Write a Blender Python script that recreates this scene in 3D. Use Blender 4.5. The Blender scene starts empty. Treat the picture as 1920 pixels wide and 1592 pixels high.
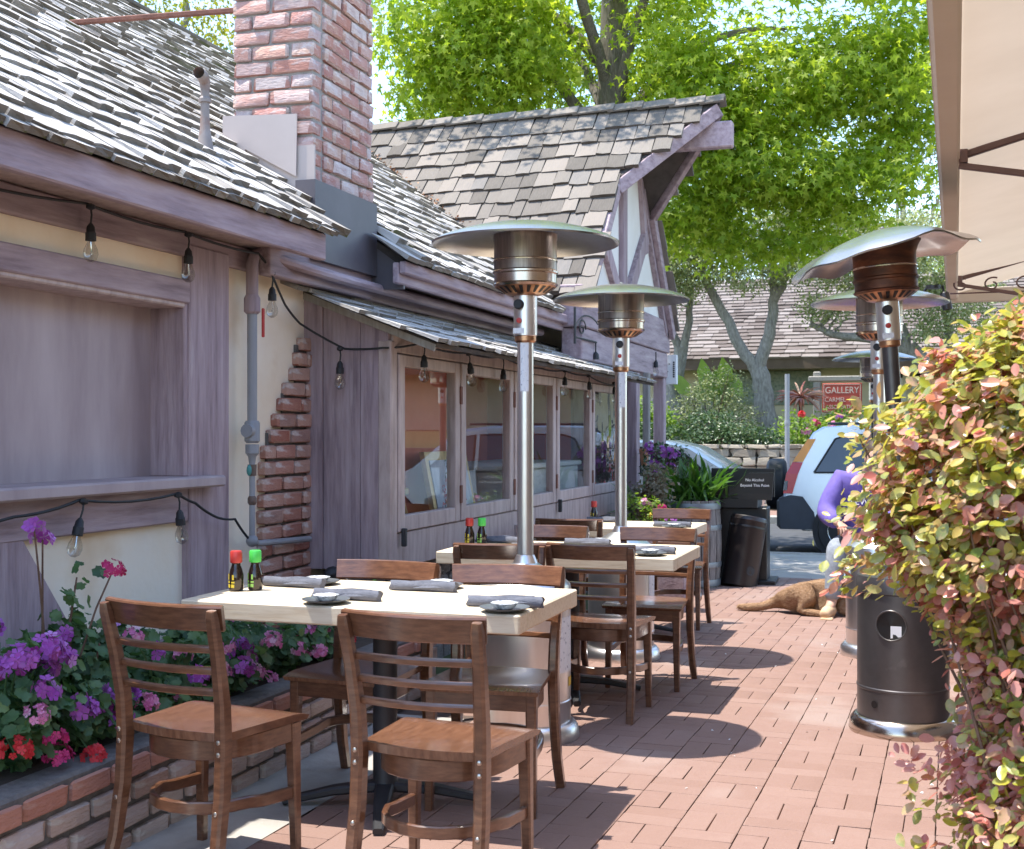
import bpy, math, random
import numpy as np
from mathutils import Matrix, Vector, Euler

random.seed(7)
RNG = np.random.default_rng(11)
SC = bpy.context.scene
COL = SC.collection
R = math.radians

# ------------------------------------------------------------------ camera
cam_data = bpy.data.cameras.new('camera')
cam = bpy.data.objects.new('camera', cam_data)
COL.objects.link(cam)
cam.location = (0, 0, 1.27)
cam.rotation_euler = (R(90), 0, R(18.0))
cam_data.sensor_width = 36.0
cam_data.lens = 44.06
cam_data.shift_y = 16 / 1920
cam_data.clip_start = 0.05
cam_data.clip_end = 2000
cam_data.dof.use_dof = True
cam_data.dof.focus_distance = 5.8
cam_data.dof.aperture_fstop = 10.0
SC.camera = cam

# ------------------------------------------------------------------ light
SUN_EL = R(73.9)
SUN_H = Vector((-0.945, -0.327))
sun_dir = Vector((SUN_H.x * math.cos(SUN_EL), SUN_H.y * math.cos(SUN_EL), math.sin(SUN_EL))).normalized()
world = bpy.data.worlds.new('World')
SC.world = world
world.use_nodes = True
wn = world.node_tree
bg = wn.nodes['Background']
sky = wn.nodes.new('ShaderNodeTexSky')
sky.sky_type = 'NISHITA'
sky.sun_disc = False
sky.sun_elevation = SUN_EL
sky.sun_rotation = math.atan2(SUN_H.x, SUN_H.y)
sky.altitude = 50
sky.air_density = 1.0
sky.dust_density = 0.5
sky.ozone_density = 1.0
wn.links.new(sky.outputs[0], bg.inputs[0])
bg.inputs[1].default_value = 0.15
sun_data = bpy.data.lights.new('sun', 'SUN')
sun_data.energy = 2.55
sun_data.angle = R(0.53)
sun_data.color = (1.0, 0.95, 0.86)
sun = bpy.data.objects.new('sun', sun_data)
COL.objects.link(sun)
sun.location = (-10, -4, 30)
sun.rotation_euler = (-sun_dir).to_track_quat('-Z', 'Y').to_euler()
SC.view_settings.view_transform = 'Standard'
SC.view_settings.look = 'None'
SC.view_settings.gamma = 1
SC.view_settings.use_curve_mapping = False
SC.view_settings.exposure = 1.83
SC.cycles.max_bounces = 6
SC.cycles.diffuse_bounces = 3
SC.cycles.glossy_bounces = 3
SC.cycles.transparent_max_bounces = 12
SC.cycles.use_denoising = True
SC.cycles.caustics_reflective = False
SC.cycles.caustics_refractive = False

CAM_A = R(18.0)
def seen_size(p, s):
    """rough share of the view a piece of size s (m2) at p takes; 0 outside the frame"""
    d = -p[0] * math.sin(CAM_A) + p[1] * math.cos(CAM_A)
    if d < 0.5:
        return 0.0
    u = p[0] * math.cos(CAM_A) + p[1] * math.sin(CAM_A)
    if abs(u / d) > 0.43 or (p[2] - 1.27) / d > 0.37 or (p[2] - 1.27) / d < -0.35:
        return 0.0
    return s / (d * d)

def gz(y):
    if y < 12.6:
        return -0.0127 * y
    if y < 15.4:
        return -0.160 - (y - 12.6) * 0.006
    return -0.30 - min(y - 15.4, 8) * 0.004

# ------------------------------------------------------------------ materials
MATS = {}
def mat(name, cols, rough=0.7, scale=8.0, stretch=(1, 1, 1), detail=6.0, bump=0.0, bump_scale=None,
        metallic=0.0, vary=0.0, coat=0.0, spec=0.5, ramp=(0.3, 0.7), island=False, transl=None, spots=None,
        coords='Object', emission=None):
    """procedural material: a noise runs between the colours in cols; vary = value change per piece;
    island: each piece (object or mesh island) picks its own colour from cols; spots = (colour, scale, threshold)."""
    m = bpy.data.materials.new(name)
    m.use_nodes = True
    nt = m.node_tree
    N, L = nt.nodes, nt.links
    p = N['Principled BSDF']
    tc = N.new('ShaderNodeTexCoord')
    mp = N.new('ShaderNodeMapping')
    mp.inputs['Scale'].default_value = stretch
    if coords == 'World':
        geo = N.new('ShaderNodeNewGeometry')
        L.new(geo.outputs['Position'], mp.inputs['Vector'])
    else:
        L.new(tc.outputs[coords], mp.inputs['Vector'])
    nz = N.new('ShaderNodeTexNoise')
    nz.inputs['Scale'].default_value = scale
    nz.inputs['Detail'].default_value = detail
    nz.inputs['Roughness'].default_value = 0.62
    L.new(mp.outputs[0], nz.inputs['Vector'])
    oi = N.new('ShaderNodeObjectInfo')
    ge = N.new('ShaderNodeNewGeometry')
    ad = N.new('ShaderNodeMath'); ad.operation = 'ADD'
    L.new(oi.outputs['Random'], ad.inputs[0]); L.new(ge.outputs['Random Per Island'], ad.inputs[1])
    fr = N.new('ShaderNodeMath'); fr.operation = 'FRACT'
    L.new(ad.outputs[0], fr.inputs[0])
    cr = N.new('ShaderNodeValToRGB')
    els = cr.color_ramp.elements
    n = len(cols)
    while len(els) < n:
        els.new(0.5)
    for i, c in enumerate(cols):
        t = i / max(1, n - 1)
        els[i].position = t if island else ramp[0] + (ramp[1] - ramp[0]) * t
        els[i].color = (*c, 1)
    out = cr.outputs[0]
    if island:
        mx = N.new('ShaderNodeMath'); mx.operation = 'MULTIPLY_ADD'
        mx.inputs[1].default_value = 0.5; 
        sb = N.new('ShaderNodeMath'); sb.operation = 'SUBTRACT'; sb.inputs[1].default_value = 0.25
        L.new(nz.outputs[0], mx.inputs[0]); L.new(fr.outputs[0], sb.inputs[0]); L.new(sb.outputs[0], mx.inputs[2])
        L.new(mx.outputs[0], cr.inputs[0])
    else:
        L.new(nz.outputs[0], cr.inputs[0])
    if spots:
        sc_, ss, th = spots
        n2 = N.new('ShaderNodeTexNoise'); n2.inputs['Scale'].default_value = ss; n2.inputs['Detail'].default_value = 5
        L.new(mp.outputs[0], n2.inputs['Vector'])
        r2 = N.new('ShaderNodeValToRGB')
        r2.color_ramp.elements[0].position = th; r2.color_ramp.elements[1].position = th + 0.12
        L.new(n2.outputs[0], r2.inputs[0])
        mxs = N.new('ShaderNodeMixRGB'); mxs.inputs[2].default_value = (*sc_, 1)
        L.new(r2.outputs[0], mxs.inputs[0]); L.new(out, mxs.inputs[1])
        out = mxs.outputs[0]
    if vary:
        hv = N.new('ShaderNodeHueSaturation')
        mr = N.new('ShaderNodeMapRange')
        mr.inputs['To Min'].default_value = 1 - vary; mr.inputs['To Max'].default_value = 1 + vary
        L.new(fr.outputs[0], mr.inputs[0]); L.new(mr.outputs[0], hv.inputs['Value']); L.new(out, hv.inputs['Color'])
        out = hv.outputs[0]
    L.new(out, p.inputs['Base Color'])
    p.inputs['Roughness'].default_value = rough
    p.inputs['Metallic'].default_value = metallic
    p.inputs['Specular IOR Level'].default_value = spec
    if coat:
        p.inputs['Coat Weight'].default_value = coat
        p.inputs['Coat Roughness'].default_value = 0.12
    if bump:
        bp = N.new('ShaderNodeBump'); bp.inputs['Strength'].default_value = bump
        bp.inputs['Distance'].default_value = 0.01
        if bump_scale:
            n3 = N.new('ShaderNodeTexNoise'); n3.inputs['Scale'].default_value = bump_scale; n3.inputs['Detail'].default_value = 5
            L.new(mp.outputs[0], n3.inputs['Vector']); L.new(n3.outputs[0], bp.inputs['Height'])
        else:
            L.new(nz.outputs[0], bp.inputs['Height'])
        L.new(bp.outputs[0], p.inputs['Normal'])
    if transl:
        tr = N.new('ShaderNodeBsdfTranslucent')
        tm = N.new('ShaderNodeMixRGB'); tm.blend_type = 'MULTIPLY'; tm.inputs[0].default_value = 1
        tm.inputs[2].default_value = (*transl[1], 1)
        L.new(out, tm.inputs[1]); L.new(tm.outputs[0], tr.inputs['Color'])
        ms = N.new('ShaderNodeMixShader'); ms.inputs[0].default_value = transl[0]
        L.new(p.outputs[0], ms.inputs[1]); L.new(tr.outputs[0], ms.inputs[2])
        L.new(ms.outputs[0], N['Material Output'].inputs['Surface'])
    MATS[name] = m
    return m

def glass_mat(name, tint=(0.9, 0.92, 0.92), refl=0.10, rough=0.01, ripple=0.0):
    m = bpy.data.materials.new(name); m.use_nodes = True
    N, L = m.node_tree.nodes, m.node_tree.links
    N.remove(N['Principled BSDF'])
    t = N.new('ShaderNodeBsdfTransparent'); t.inputs[0].default_value = (*tint, 1)
    g = N.new('ShaderNodeBsdfGlossy'); g.inputs['Roughness'].default_value = rough; g.inputs[0].default_value = (0.95, 0.95, 0.95, 1)
    lw = N.new('ShaderNodeFresnel'); lw.inputs[0].default_value = 1.52
    mr = N.new('ShaderNodeMath'); mr.operation = 'ADD'; mr.inputs[1].default_value = refl; mr.use_clamp = True
    ge = N.new('ShaderNodeNewGeometry')
    inv = N.new('ShaderNodeMath'); inv.operation = 'SUBTRACT'; inv.inputs[0].default_value = 1.0
    L.new(ge.outputs['Backfacing'], inv.inputs[1])
    mf = N.new('ShaderNodeMath'); mf.operation = 'MULTIPLY'      # only the outer face of a pane mirrors
    L.new(lw.outputs[0], mr.inputs[0]); L.new(mr.outputs[0], mf.inputs[0]); L.new(inv.outputs[0], mf.inputs[1])
    mr = mf
    mx = N.new('ShaderNodeMixShader')
    L.new(mr.outputs[0], mx.inputs[0]); L.new(t.outputs[0], mx.inputs[1]); L.new(g.outputs[0], mx.inputs[2])
    if ripple:
        tc = N.new('ShaderNodeTexCoord'); nz = N.new('ShaderNodeTexNoise'); nz.inputs['Scale'].default_value = 3.5
        nz.inputs['Detail'].default_value = 1
        L.new(tc.outputs['Object'], nz.inputs['Vector'])
        bp = N.new('ShaderNodeBump'); bp.inputs['Strength'].default_value = ripple; bp.inputs['Distance'].default_value = 0.02
        L.new(nz.outputs[0], bp.inputs['Height']); L.new(bp.outputs[0], g.inputs['Normal'])
    L.new(mx.outputs[0], N['Material Output'].inputs['Surface'])
    MATS[name] = m
    return m

# ------------------------------------------------------------------ mesh helpers
class MB:
    def __init__(s):
        s.v = []; s.f = []
    def add(s, vs, fs, M=None):
        o = len(s.v)
        if M is not None:
            vs = [M @ Vector(v) for v in vs]
        s.v += [tuple(v) for v in vs]
        s.f += [tuple(i + o for i in f) for f in fs]
        return s
    def box(s, x0, x1, y0, y1, z0, z1, M=None):
        vs = [(x0, y0, z0), (x1, y0, z0), (x1, y1, z0), (x0, y1, z0), (x0, y0, z1), (x1, y0, z1), (x1, y1, z1), (x0, y1, z1)]
        return s.add(vs, [(0, 3, 2, 1), (4, 5, 6, 7), (0, 1, 5, 4), (1, 2, 6, 5), (2, 3, 7, 6), (3, 0, 4, 7)], M)
    def cbox(s, x0, x1, y0, y1, z0, z1, c=0.006, M=None):
        """box with chamfered edges"""
        vs = []; fs = []
        X, Y, Z = (x0, x1), (y0, y1), (z0, z1)
        idx = {}
        for i in (0, 1):
            for j in (0, 1):
                for k in (0, 1):
                    sx, sy, sz = (1 - 2 * i) * c, (1 - 2 * j) * c, (1 - 2 * k) * c
                    for ax, p in enumerate(((X[i], Y[j] + sy, Z[k] + sz), (X[i] + sx, Y[j], Z[k] + sz), (X[i] + sx, Y[j] + sy, Z[k]))):
                        idx[(i, j, k, ax)] = len(vs); vs.append(p)
        for ax in range(3):
            for q in (0, 1):
                o = [a for a in range(3) if a != ax]
                ring = []
                for (a, b) in ((0, 0), (1, 0), (1, 1), (0, 1)):
                    k = [0, 0, 0]; k[ax] = q; k[o[0]] = a; k[o[1]] = b
                    ring.append(idx[(*k, ax)])
                fs.append(tuple(ring))
        for ax in range(3):
            o = [a for a in range(3) if a != ax]
            for a in (0, 1):
                for b in (0, 1):
                    k0 = [0, 0, 0]; k1 = [0, 0, 0]
                    k0[o[0]] = k1[o[0]] = a; k0[o[1]] = k1[o[1]] = b; k1[ax] = 1
                    fs.append((idx[(*k0, o[0])], idx[(*k1, o[0])], idx[(*k1, o[1])], idx[(*k0, o[1])]))
        for i in (0, 1):
            for j in (0, 1):
                for k in (0, 1):
                    fs.append((idx[(i, j, k, 0)], idx[(i, j, k, 1)], idx[(i, j, k, 2)]))
        return s.add(vs, fs, M)
    def tube(s, pts, r, n=8, cap=True, M=None):
        """round tube along points; r a number or one per point"""
        pts = [Vector(p) for p in pts]
        rs = r if isinstance(r, (list, tuple)) else [r] * len(pts)
        vs = []; fs = []
        up = None
        for i, p in enumerate(pts):
            t = (pts[min(i + 1, len(pts) - 1)] - pts[max(i - 1, 0)])
            t = t.normalized() if t.length > 1e-9 else Vector((0, 0, 1))
            if up is None:
                up = Vector((0, 0, 1)) if abs(t.z) < 0.9 else Vector((1, 0, 0))
            a = t.cross(up)
            if a.length < 1e-6:
                a = t.orthogonal()
            a.normalize(); b = a.cross(t).normalized(); up = b
            for k in range(n):
                g = 2 * math.pi * k / n
                vs.append(p + (a * math.cos(g) + b * math.sin(g)) * rs[i])
        for i in range(len(pts) - 1):
            for k in range(n):
                k2 = (k + 1) % n
                fs.append((i * n + k, i * n + k2, (i + 1) * n + k2, (i + 1) * n + k))
        if cap:
            fs.append(tuple(range(n))); fs.append(tuple((len(pts) - 1) * n + k for k in reversed(range(n))))
        return s.add(vs, fs, M)
    def bar(s, pts, w, h, side=(0, 0, 1), c=0.25, M=None):
        """rectangular section (w across side-normal, h along side) with chamfered corners swept along points"""
        pts = [Vector(p) for p in pts]
        vs = []; fs = []
        n = 8
        ws = w if isinstance(w, (list, tuple)) else [w] * len(pts)
        hs = h if isinstance(h, (list, tuple)) else [h] * len(pts)
        for i, p in enumerate(pts):
            t = (pts[min(i + 1, len(pts) - 1)] - pts[max(i - 1, 0)]).normalized()
            b = Vector(side); b = (b - t * b.dot(t)).normalized()
            a = t.cross(b)
            W, H = ws[i] / 2, hs[i] / 2
            k = min(W, H) * c * 2
            k = min(k, W * .95, H * .95)
            for (x, y) in ((W, H - k), (W - k, H), (-W + k, H), (-W, H - k), (-W, -H + k), (-W + k, -H), (W - k, -H), (W, -H + k)):
                vs.append(p + a * x + b * y)
        for i in range(len(pts) - 1):
            for k in range(n):
                k2 = (k + 1) % n
                fs.append((i * n + k, i * n + k2, (i + 1) * n + k2, (i + 1) * n + k))
        fs.append(tuple(reversed(range(n)))); fs.append(tuple((len(pts) - 1) * n + k for k in range(n)))
        return s.add(vs, fs, M)
    def lathe(s, prof, n=24, M=None, cap=True):
        vs = []; fs = []
        for (r, z) in prof:
            for k in range(n):
                g = 2 * math.pi * k / n
                vs.append((r * math.cos(g), r * math.sin(g), z))
        for i in range(len(prof) - 1):
            for k in range(n):
                k2 = (k + 1) % n
                fs.append((i * n + k, i * n + k2, (i + 1) * n + k2, (i + 1) * n + k))
        if cap:
            if prof[0][0] > 1e-6: fs.append(tuple(reversed(range(n))))
            if prof[-1][0] > 1e-6: fs.append(tuple((len(prof) - 1) * n + k for k in range(n)))
        return s.add(vs, fs, M)
    def prism(s, poly, depth, M=None):
        """polygon in local XY extruded along +Z by depth"""
        n = len(poly)
        vs = [(x, y, 0) for x, y in poly] + [(x, y, depth) for x, y in poly]
        fs = [tuple(reversed(range(n))), tuple(range(n, 2 * n))] + [(i, (i + 1) % n, n + (i + 1) % n, n + i) for i in range(n)]
        return s.add(vs, fs, M)
    def ball(s, c, r, n=10, m=6, sq=(1, 1, 1)):
        prof = [(math.sin(math.pi * i / m), -math.cos(math.pi * i / m)) for i in range(m + 1)]
        prof = [(max(a, 1e-4), b) for a, b in prof]
        return s.lathe(prof, n, Matrix.Translation(c) @ Matrix.Diagonal((r * sq[0], r * sq[1], r * sq[2], 1)), cap=False)
    def mesh(s, name, smooth=35):
        me = bpy.data.meshes.new(name)
        me.from_pydata(s.v, [], s.f)
        me.update()
        if smooth:
            me.shade_smooth()
            me.set_sharp_from_angle(angle=R(smooth))
        return me
    def build(s, name, m, parent=None, smooth=35):
        return link(name, s.mesh(name, smooth), m, parent)

def link(name, me, m=None, parent=None):
    o = bpy.data.objects.new(name, me)
    COL.objects.link(o)
    if m is not None:
        if isinstance(m, str): m = MATS[m]
        if len(me.materials) == 0: me.materials.append(m)
        elif me.materials[0] != m:
            o.material_slots[0].link = 'OBJECT'; o.material_slots[0].material = m
    put(o, parent)
    return o

CAM_SCALE = 1.12                                   # the cottage group is scaled up about the camera by this factor
CAM_SCALE_OFF = Vector((0, 0, -0.1524))             # height shift that puts the centre of that scaling at the camera
def put(o, parent):
    """parent o; meshes are written in world coordinates under a root that carries ['w'] = 1"""
    if parent is None: return
    o.parent = parent
    if parent.get('_w'):
        k = parent.scale.x
        o.matrix_parent_inverse = Matrix.Translation((CAM_SCALE_OFF * (1 if k != 1 else 0) - Vector(parent.location)) / k)

def tag(o, label, cat, group=None, kind=None):
    o['label'] = label
    o['category'] = cat
    if group: o['group'] = group
    if kind: o['kind'] = kind
    return o

def struct(o):
    o['kind'] = 'structure'
    return o

def thing(name, label, cat, loc=(0, 0, 0), rz=0.0, group=None, world=False, cam_scaled=False):
    o = bpy.data.objects.new(name, None)
    COL.objects.link(o)
    o.empty_display_size = 0.1
    o.location = loc
    o.rotation_euler = (0, 0, rz)
    if world: o['_w'] = 1
    if cam_scaled:  # scale the thing about the camera
        o.location = Vector(loc) * CAM_SCALE + CAM_SCALE_OFF; o.scale = (CAM_SCALE,) * 3
    return tag(o, label, cat, group)

def copy_tree(o, parent=None):
    c = o.copy(); COL.objects.link(c)
    if parent is not None: c.parent = parent
    for ch in o.children: copy_tree(ch, c)
    return c

def mesh_np(name, V, F):
    me = bpy.data.meshes.new(name)
    V = np.asarray(V, np.float32); F = np.asarray(F, np.int32)
    me.vertices.add(len(V)); me.vertices.foreach_set('co', V.ravel())
    k = F.shape[1]
    me.loops.add(F.size); me.loops.foreach_set('vertex_index', F.ravel())
    me.polygons.add(len(F)); me.polygons.foreach_set('loop_start', np.arange(0, F.size, k, dtype=np.int32))
    me.update(calc_edges=True)
    me.validate()
    return me

def scatter(tv, tf, P, S, Nrm=None, jitter=0.5, sdir=None):
    """copies of a leaf template (lies in XY, grows along +X, faces +Z) at points P with sizes S.
    Nrm: preferred facing; sdir: preferred growing direction."""
    n = len(P)
    if Nrm is None: Nrm = np.tile(np.array([0, 0, 1.0]), (n, 1))
    Nn = Nrm + RNG.normal(0, jitter, (n, 3))
    Nn /= np.linalg.norm(Nn, axis=1, keepdims=True) + 1e-9
    if sdir is None:
        T = RNG.normal(0, 1, (n, 3))
    else:
        T = sdir + RNG.normal(0, 0.45, (n, 3))
    T -= Nn * np.sum(T * Nn, axis=1, keepdims=True)
    T /= np.linalg.norm(T, axis=1, keepdims=True) + 1e-9
    B = np.cross(Nn, T)
    tv = np.asarray(tv, float)
    S = np.asarray(S)[:, None, None]
    V = P[:, None, :] + S * (tv[None, :, 0:1] * T[:, None, :] + tv[None, :, 1:2] * B[:, None, :] + tv[None, :, 2:3] * Nn[:, None, :])
    tf = np.asarray(tf)
    F = tf[None, :, :] + (np.arange(n) * len(tv))[:, None, None]
    return V.reshape(-1, 3), F.reshape(-1, tf.shape[1])

# leaf templates
def star_leaf():
    v = [(0, 0, 0)]; ang = [-125, -95, -62, -38, 0, 38, 62, 95, 125]
    rad = [0.55, 0.30, 0.85, 0.36, 1.0, 0.36, 0.85, 0.30, 0.55]
    mid = []
    for i, (g, r) in enumerate(zip(ang, rad)):
        v.append((r * math.cos(R(g)), r * math.sin(R(g)), -0.18 * r * r))
    f = [(0, i, i + 1) for i in range(1, 9)]
    return v, f
STAR = star_leaf()
OVAL = ([(0, 0, 0), (.3, -.24, .05), (.68, -.2, .04), (1, 0, -.05), (.68, .2, .04), (.3, .24, .05), (.35, 0, -.02)],
        [(0, 1, 6), (1, 2, 6), (2, 3, 6), (3, 4, 6), (4, 5, 6), (5, 0, 6)])
DIAM = ([(0, 0, 0), (.5, -.3, .06), (1, 0, 0), (.5, .3, .06)], [(0, 1, 2), (0, 2, 3)])
def round_leaf(n=17):
    v = [(0.38, 0, -0.14)]
    for i in range(n):
        g = -152 + 304 * i / (n - 1)
        r = (0.60, 0.50, 0.56, 0.44)[i % 4]
        v.append((0.42 + r * math.cos(R(g)), r * math.sin(R(g)), 0.07 * math.cos(R(g * 3.2)) + .05))
    return v, [(0, i, i + 1) for i in range(1, n)] + [(0, n, 1)]
ROUND = round_leaf()
BLADE = ([(0, -.03, 0), (0, .03, 0), (.4, -.045, .05), (.4, .045, .05), (.75, -.035, 0), (.75, .035, 0), (1, 0, -.12)],
         [(0, 2, 3), (0, 3, 1), (2, 4, 5), (2, 5, 3), (4, 6, 5)])
def rosette():
    v = [(0, 0, 0)]; f = []
    for i in range(5):
        g = R(72 * i)
        for (dg, r, z) in ((-30, .8, .12), (0, 1.0, .2), (30, .8, .12)):
            v.append((r * math.cos(g + R(dg)), r * math.sin(g + R(dg)), z))
        k = 1 + 3 * i
        f += [(0, k, k + 1), (0, k + 1, k + 2)]
    return v, f
ROSE = rosette()
OBOV = ([(0, 0, 0), (.18, -.17, .03), (.45, -.29, .06), (.75, -.25, .05), (.95, -.1, 0), (1, 0, -.02), (.95, .1, 0), (.75, .25, .05), (.45, .29, .06), (.18, .17, .03), (.5, 0, -.03)],
        [(10, i, i + 1) for i in range(9)] + [(10, 9, 0)])
REDLEAF = OBOV
# ------------------------------------------------------------------ palette
mat('timber', [(.20, .138, .158), (.34, .252, .275), (.44, .345, .365)], 0.72, 3.2, (7, 7, .7), bump=.45, bump_scale=10, vary=.10, spots=((.50, .42, .43), 2.2, .64))
mat('timber_h', [(.21, .148, .168), (.35, .262, .285), (.44, .345, .365)], 0.72, 3.2, (7, .7, 7), bump=.45, bump_scale=10, vary=.10, spots=((.50, .42, .43), 2.2, .64))
mat('recess_board', [(.28, .212, .222), (.41, .325, .332), (.50, .41, .415)], 0.62, 2.2, (1.8, 1.8, .4), bump=.12, ramp=(.25, .75), spots=((.30, .225, .22), 1.3, .60))
mat('window_wood', [(.33, .24, .22), (.46, .355, .33), (.55, .44, .415)], 0.6, 4, (5, 5, 1.0), bump=.2, vary=.06)
mat('plaster', [(.86, .70, .52), (.92, .80, .64), (.92, .84, .72)], 0.9, 1.6, bump=.25, bump_scale=30, spots=((.70, .50, .30), 1.1, .58))
mat('plaster_white', [(.72, .68, .62), (.80, .77, .73)], 0.9, 3, bump=.12, bump_scale=50)
mat('shingle_bright', [(.28, .25, .22), (.39, .36, .33), (.46, .43, .40), (.51, .48, .45), (.56, .53, .50)], 0.9, 1.6, (5, 1, 1), bump=.8, bump_scale=5, island=True, spots=((.16, .145, .095), 1.3, .62))
mat('shingle_grey', [(.105, .09, .076), (.16, .138, .118), (.205, .178, .152), (.25, .212, .18), (.17, .155, .142)], 0.9, 2.2, (9, .8, 2), bump=.6, island=True)
mat('shingle_shade', [(.12, .12, .12), (.19, .19, .185), (.26, .255, .25)], 0.9, 16, bump=.5, island=True, spots=((.07, .09, .03), 6, .64))
mat('roof_deck', [(.05, .042, .038), (.09, .075, .068)], 0.95, 10)
mat('far_shingle', [(.095, .072, .06), (.145, .115, .098), (.195, .162, .142), (.24, .205, .185)], 0.95, 6, island=True)
mat('brick_old', [(.42, .20, .155), (.47, .28, .24), (.52, .37, .34), (.38, .175, .15), (.50, .32, .25), (.58, .48, .45), (.40, .27, .25)], 0.92, 3, bump=.9, bump_scale=6, island=True, spots=((.68, .62, .59), 1.6, .56))
mat('brick_quoin', [(.32, .12, .085), (.42, .20, .15), (.48, .29, .23), (.30, .17, .145)], 0.5, 3, bump=.8, bump_scale=6, island=True, spots=((.60, .54, .52), 1.5, .55))
mat('brick_planter', [(.38, .25, .20), (.45, .33, .275), (.49, .39, .335), (.42, .29, .235)], 0.92, 3, bump=.8, bump_scale=6, island=True, spots=((.52, .48, .42), 1.4, .58))
mat('brick_cap', [(.38, .155, .105), (.46, .22, .16), (.41, .18, .125)], 0.9, 3, bump=.8, bump_scale=6, island=True, spots=((.50, .34, .27), 1.4, .60))
mat('mortar', [(.25, .235, .22), (.36, .335, .31)], 0.95, 30, bump=.7)
mat('mortar_dark', [(.10, .092, .088), (.17, .155, .145)], 0.95, 30, bump=.7)
mat('paver', [(.225, .135, .106), (.24, .147, .118), (.252, .158, .128), (.232, .14, .112), (.26, .165, .135)], 0.86, 18, bump=.3, bump_scale=90, island=True, spots=((.28, .20, .172), 1.1, .56), coords='World')
mat('joint_sand', [(.06, .04, .033), (.13, .095, .08)], 0.98, 6, coords='World')
mat('concrete', [(.27, .25, .23), (.36, .34, .31), (.41, .385, .36)], 0.93, 3, bump=.3, bump_scale=60)
mat('asphalt', [(.045, .046, .05), (.075, .077, .082)], 0.93, 4, bump=.5, bump_scale=90)
mat('soil', [(.035, .026, .02), (.07, .05, .036)], 1.0, 18, bump=.8)
mat('grass_ground', [(.05, .07, .02), (.10, .11, .04)], 1.0, 5)
mat('stone', [(.20, .165, .13), (.29, .25, .20), (.36, .31, .25), (.26, .20, .145)], 0.95, 2, bump=.9, bump_scale=4, island=True)
mat('foundation', [(.12, .105, .10), (.22, .19, .18), (.30, .27, .25)], 0.95, 8, bump=.8)
mat('flashing', [(.43, .36, .33), (.49, .42, .385)], 0.55, 2.5, bump=.05)
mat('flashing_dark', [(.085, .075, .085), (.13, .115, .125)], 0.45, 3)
mat('iron_rust', [(.12, .045, .03), (.22, .09, .06)], 0.8, 20, bump=.3)
mat('pipe_grey', [(.24, .24, .26), (.33, .33, .35)], 0.5, 7, (1, 1, .4))
mat('pipe_brass', [(.10, .065, .05), (.18, .12, .10)], 0.5, 20)
mat('red_plastic', [(.45, .03, .025), (.52, .05, .04)], 0.4, 3)
mat('teal_plastic', [(.05, .23, .22), (.07, .28, .27)], 0.5, 3)
mat('green_plastic', [(.06, .50, .07), (.08, .56, .09)], 0.4, 3)
mat('black_rubber', [(.012, .012, .014), (.022, .022, .026)], 0.6, 10)
mat('black_iron', [(.016, .016, .019), (.03, .03, .034)], 0.5, 12)
mat('black_paint', [(.006, .005, .005), (.012, .010, .010)], 0.38, 5)
mat('brown_plastic', [(.011, .008, .0075), (.022, .015, .014)], 0.35, 3)
mat('chair_wood', [(.085, .036, .019), (.135, .058, .030), (.19, .088, .046)], 0.28, 6, (3, 3, 14), coat=.5, vary=.16)
mat('seat_wood', [(.10, .042, .022), (.16, .07, .036), (.22, .105, .058)], 0.26, 6, (14, 2, 3), coat=.5, vary=.14)
mat('bolt_metal', [(.45, .40, .36), (.55, .5, .46)], 0.3, 3, metallic=1)
mat('table_wood', [(.58, .45, .30), (.68, .56, .40), (.73, .62, .46)], 0.55, 5, (1.6, 18, 18), bump=.08, spots=((.50, .37, .23), 2.5, .64))
mat('steel', [(.68, .66, .65), (.76, .745, .735)], 0.33, 14, (1, 1, .15), metallic=1)
mat('steel_dome', [(.46, .435, .415), (.55, .53, .515)], 0.27, 4, metallic=1)
mat('steel_dark', [(.46, .39, .33), (.58, .50, .43)], 0.2, 5, metallic=1, bump=.03)
mat('burner_dark', [(.16, .13, .115), (.26, .22, .195), (.36, .31, .28)], 0.34, 3, (14, 14, .6), metallic=.9)
mat('copper_metal', [(.42, .22, .12), (.52, .30, .18)], 0.3, 6, metallic=1)  # even copper coloured metal, no emission
mat('bronze', [(.095, .088, .088), (.15, .14, .14)], 0.36, 4, metallic=.75, bump=.05, spots=((.20, .19, .19), 6, .66))
mat('sticker_white', [(.72, .72, .74), (.78, .78, .80)], 0.6, 60, spots=((.35, .35, .40), 55, .58))
mat('sticker_yellow', [(.75, .45, .04), (.80, .52, .06)], 0.6, 8)
mat('napkin', [(.10, .105, .13), (.145, .15, .18)], 0.92, 40, bump=.3, bump_scale=160)
mat('plate', [(.075, .085, .092), (.11, .12, .13)], 0.28, 8, coat=.2)
mat('dish', [(.30, .32, .34), (.80, .80, .80)], 0.25, 48, ramp=(.46, .54))
mat('soy', [(.010, .005, .003), (.022, .010, .006)], 0.08, 5, coat=.5)
mat('label_yellow', [(.70, .50, .03), (.75, .58, .05)], 0.6, 8)
mat('label_green', [(.25, .50, .08), (.32, .56, .12)], 0.6, 8)
mat('leaf_maple', [(.15, .235, .018), (.23, .32, .027), (.31, .385, .04), (.38, .44, .065)], 0.45, 3, island=True, transl=(.55, (1.85, 1.85, 1.15)), spec=.35)
mat('leaf_oak', [(.15, .19, .065), (.23, .265, .11), (.32, .345, .18), (.42, .43, .28)], 0.40, 3, island=True, transl=(.38, (1.7, 1.7, 1.0)))
mat('leaf_gum', [(.13, .13, .085), (.19, .175, .12), (.24, .215, .16)], 0.5, 3, island=True, transl=(.35, (1.6, 1.5, 1.2)))
mat('leaf_yellow', [(.16, .20, .02), (.24, .26, .03), (.32, .31, .04)], 0.5, 3, island=True, transl=(.4, (1.8, 1.7, 1.0)))
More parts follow.
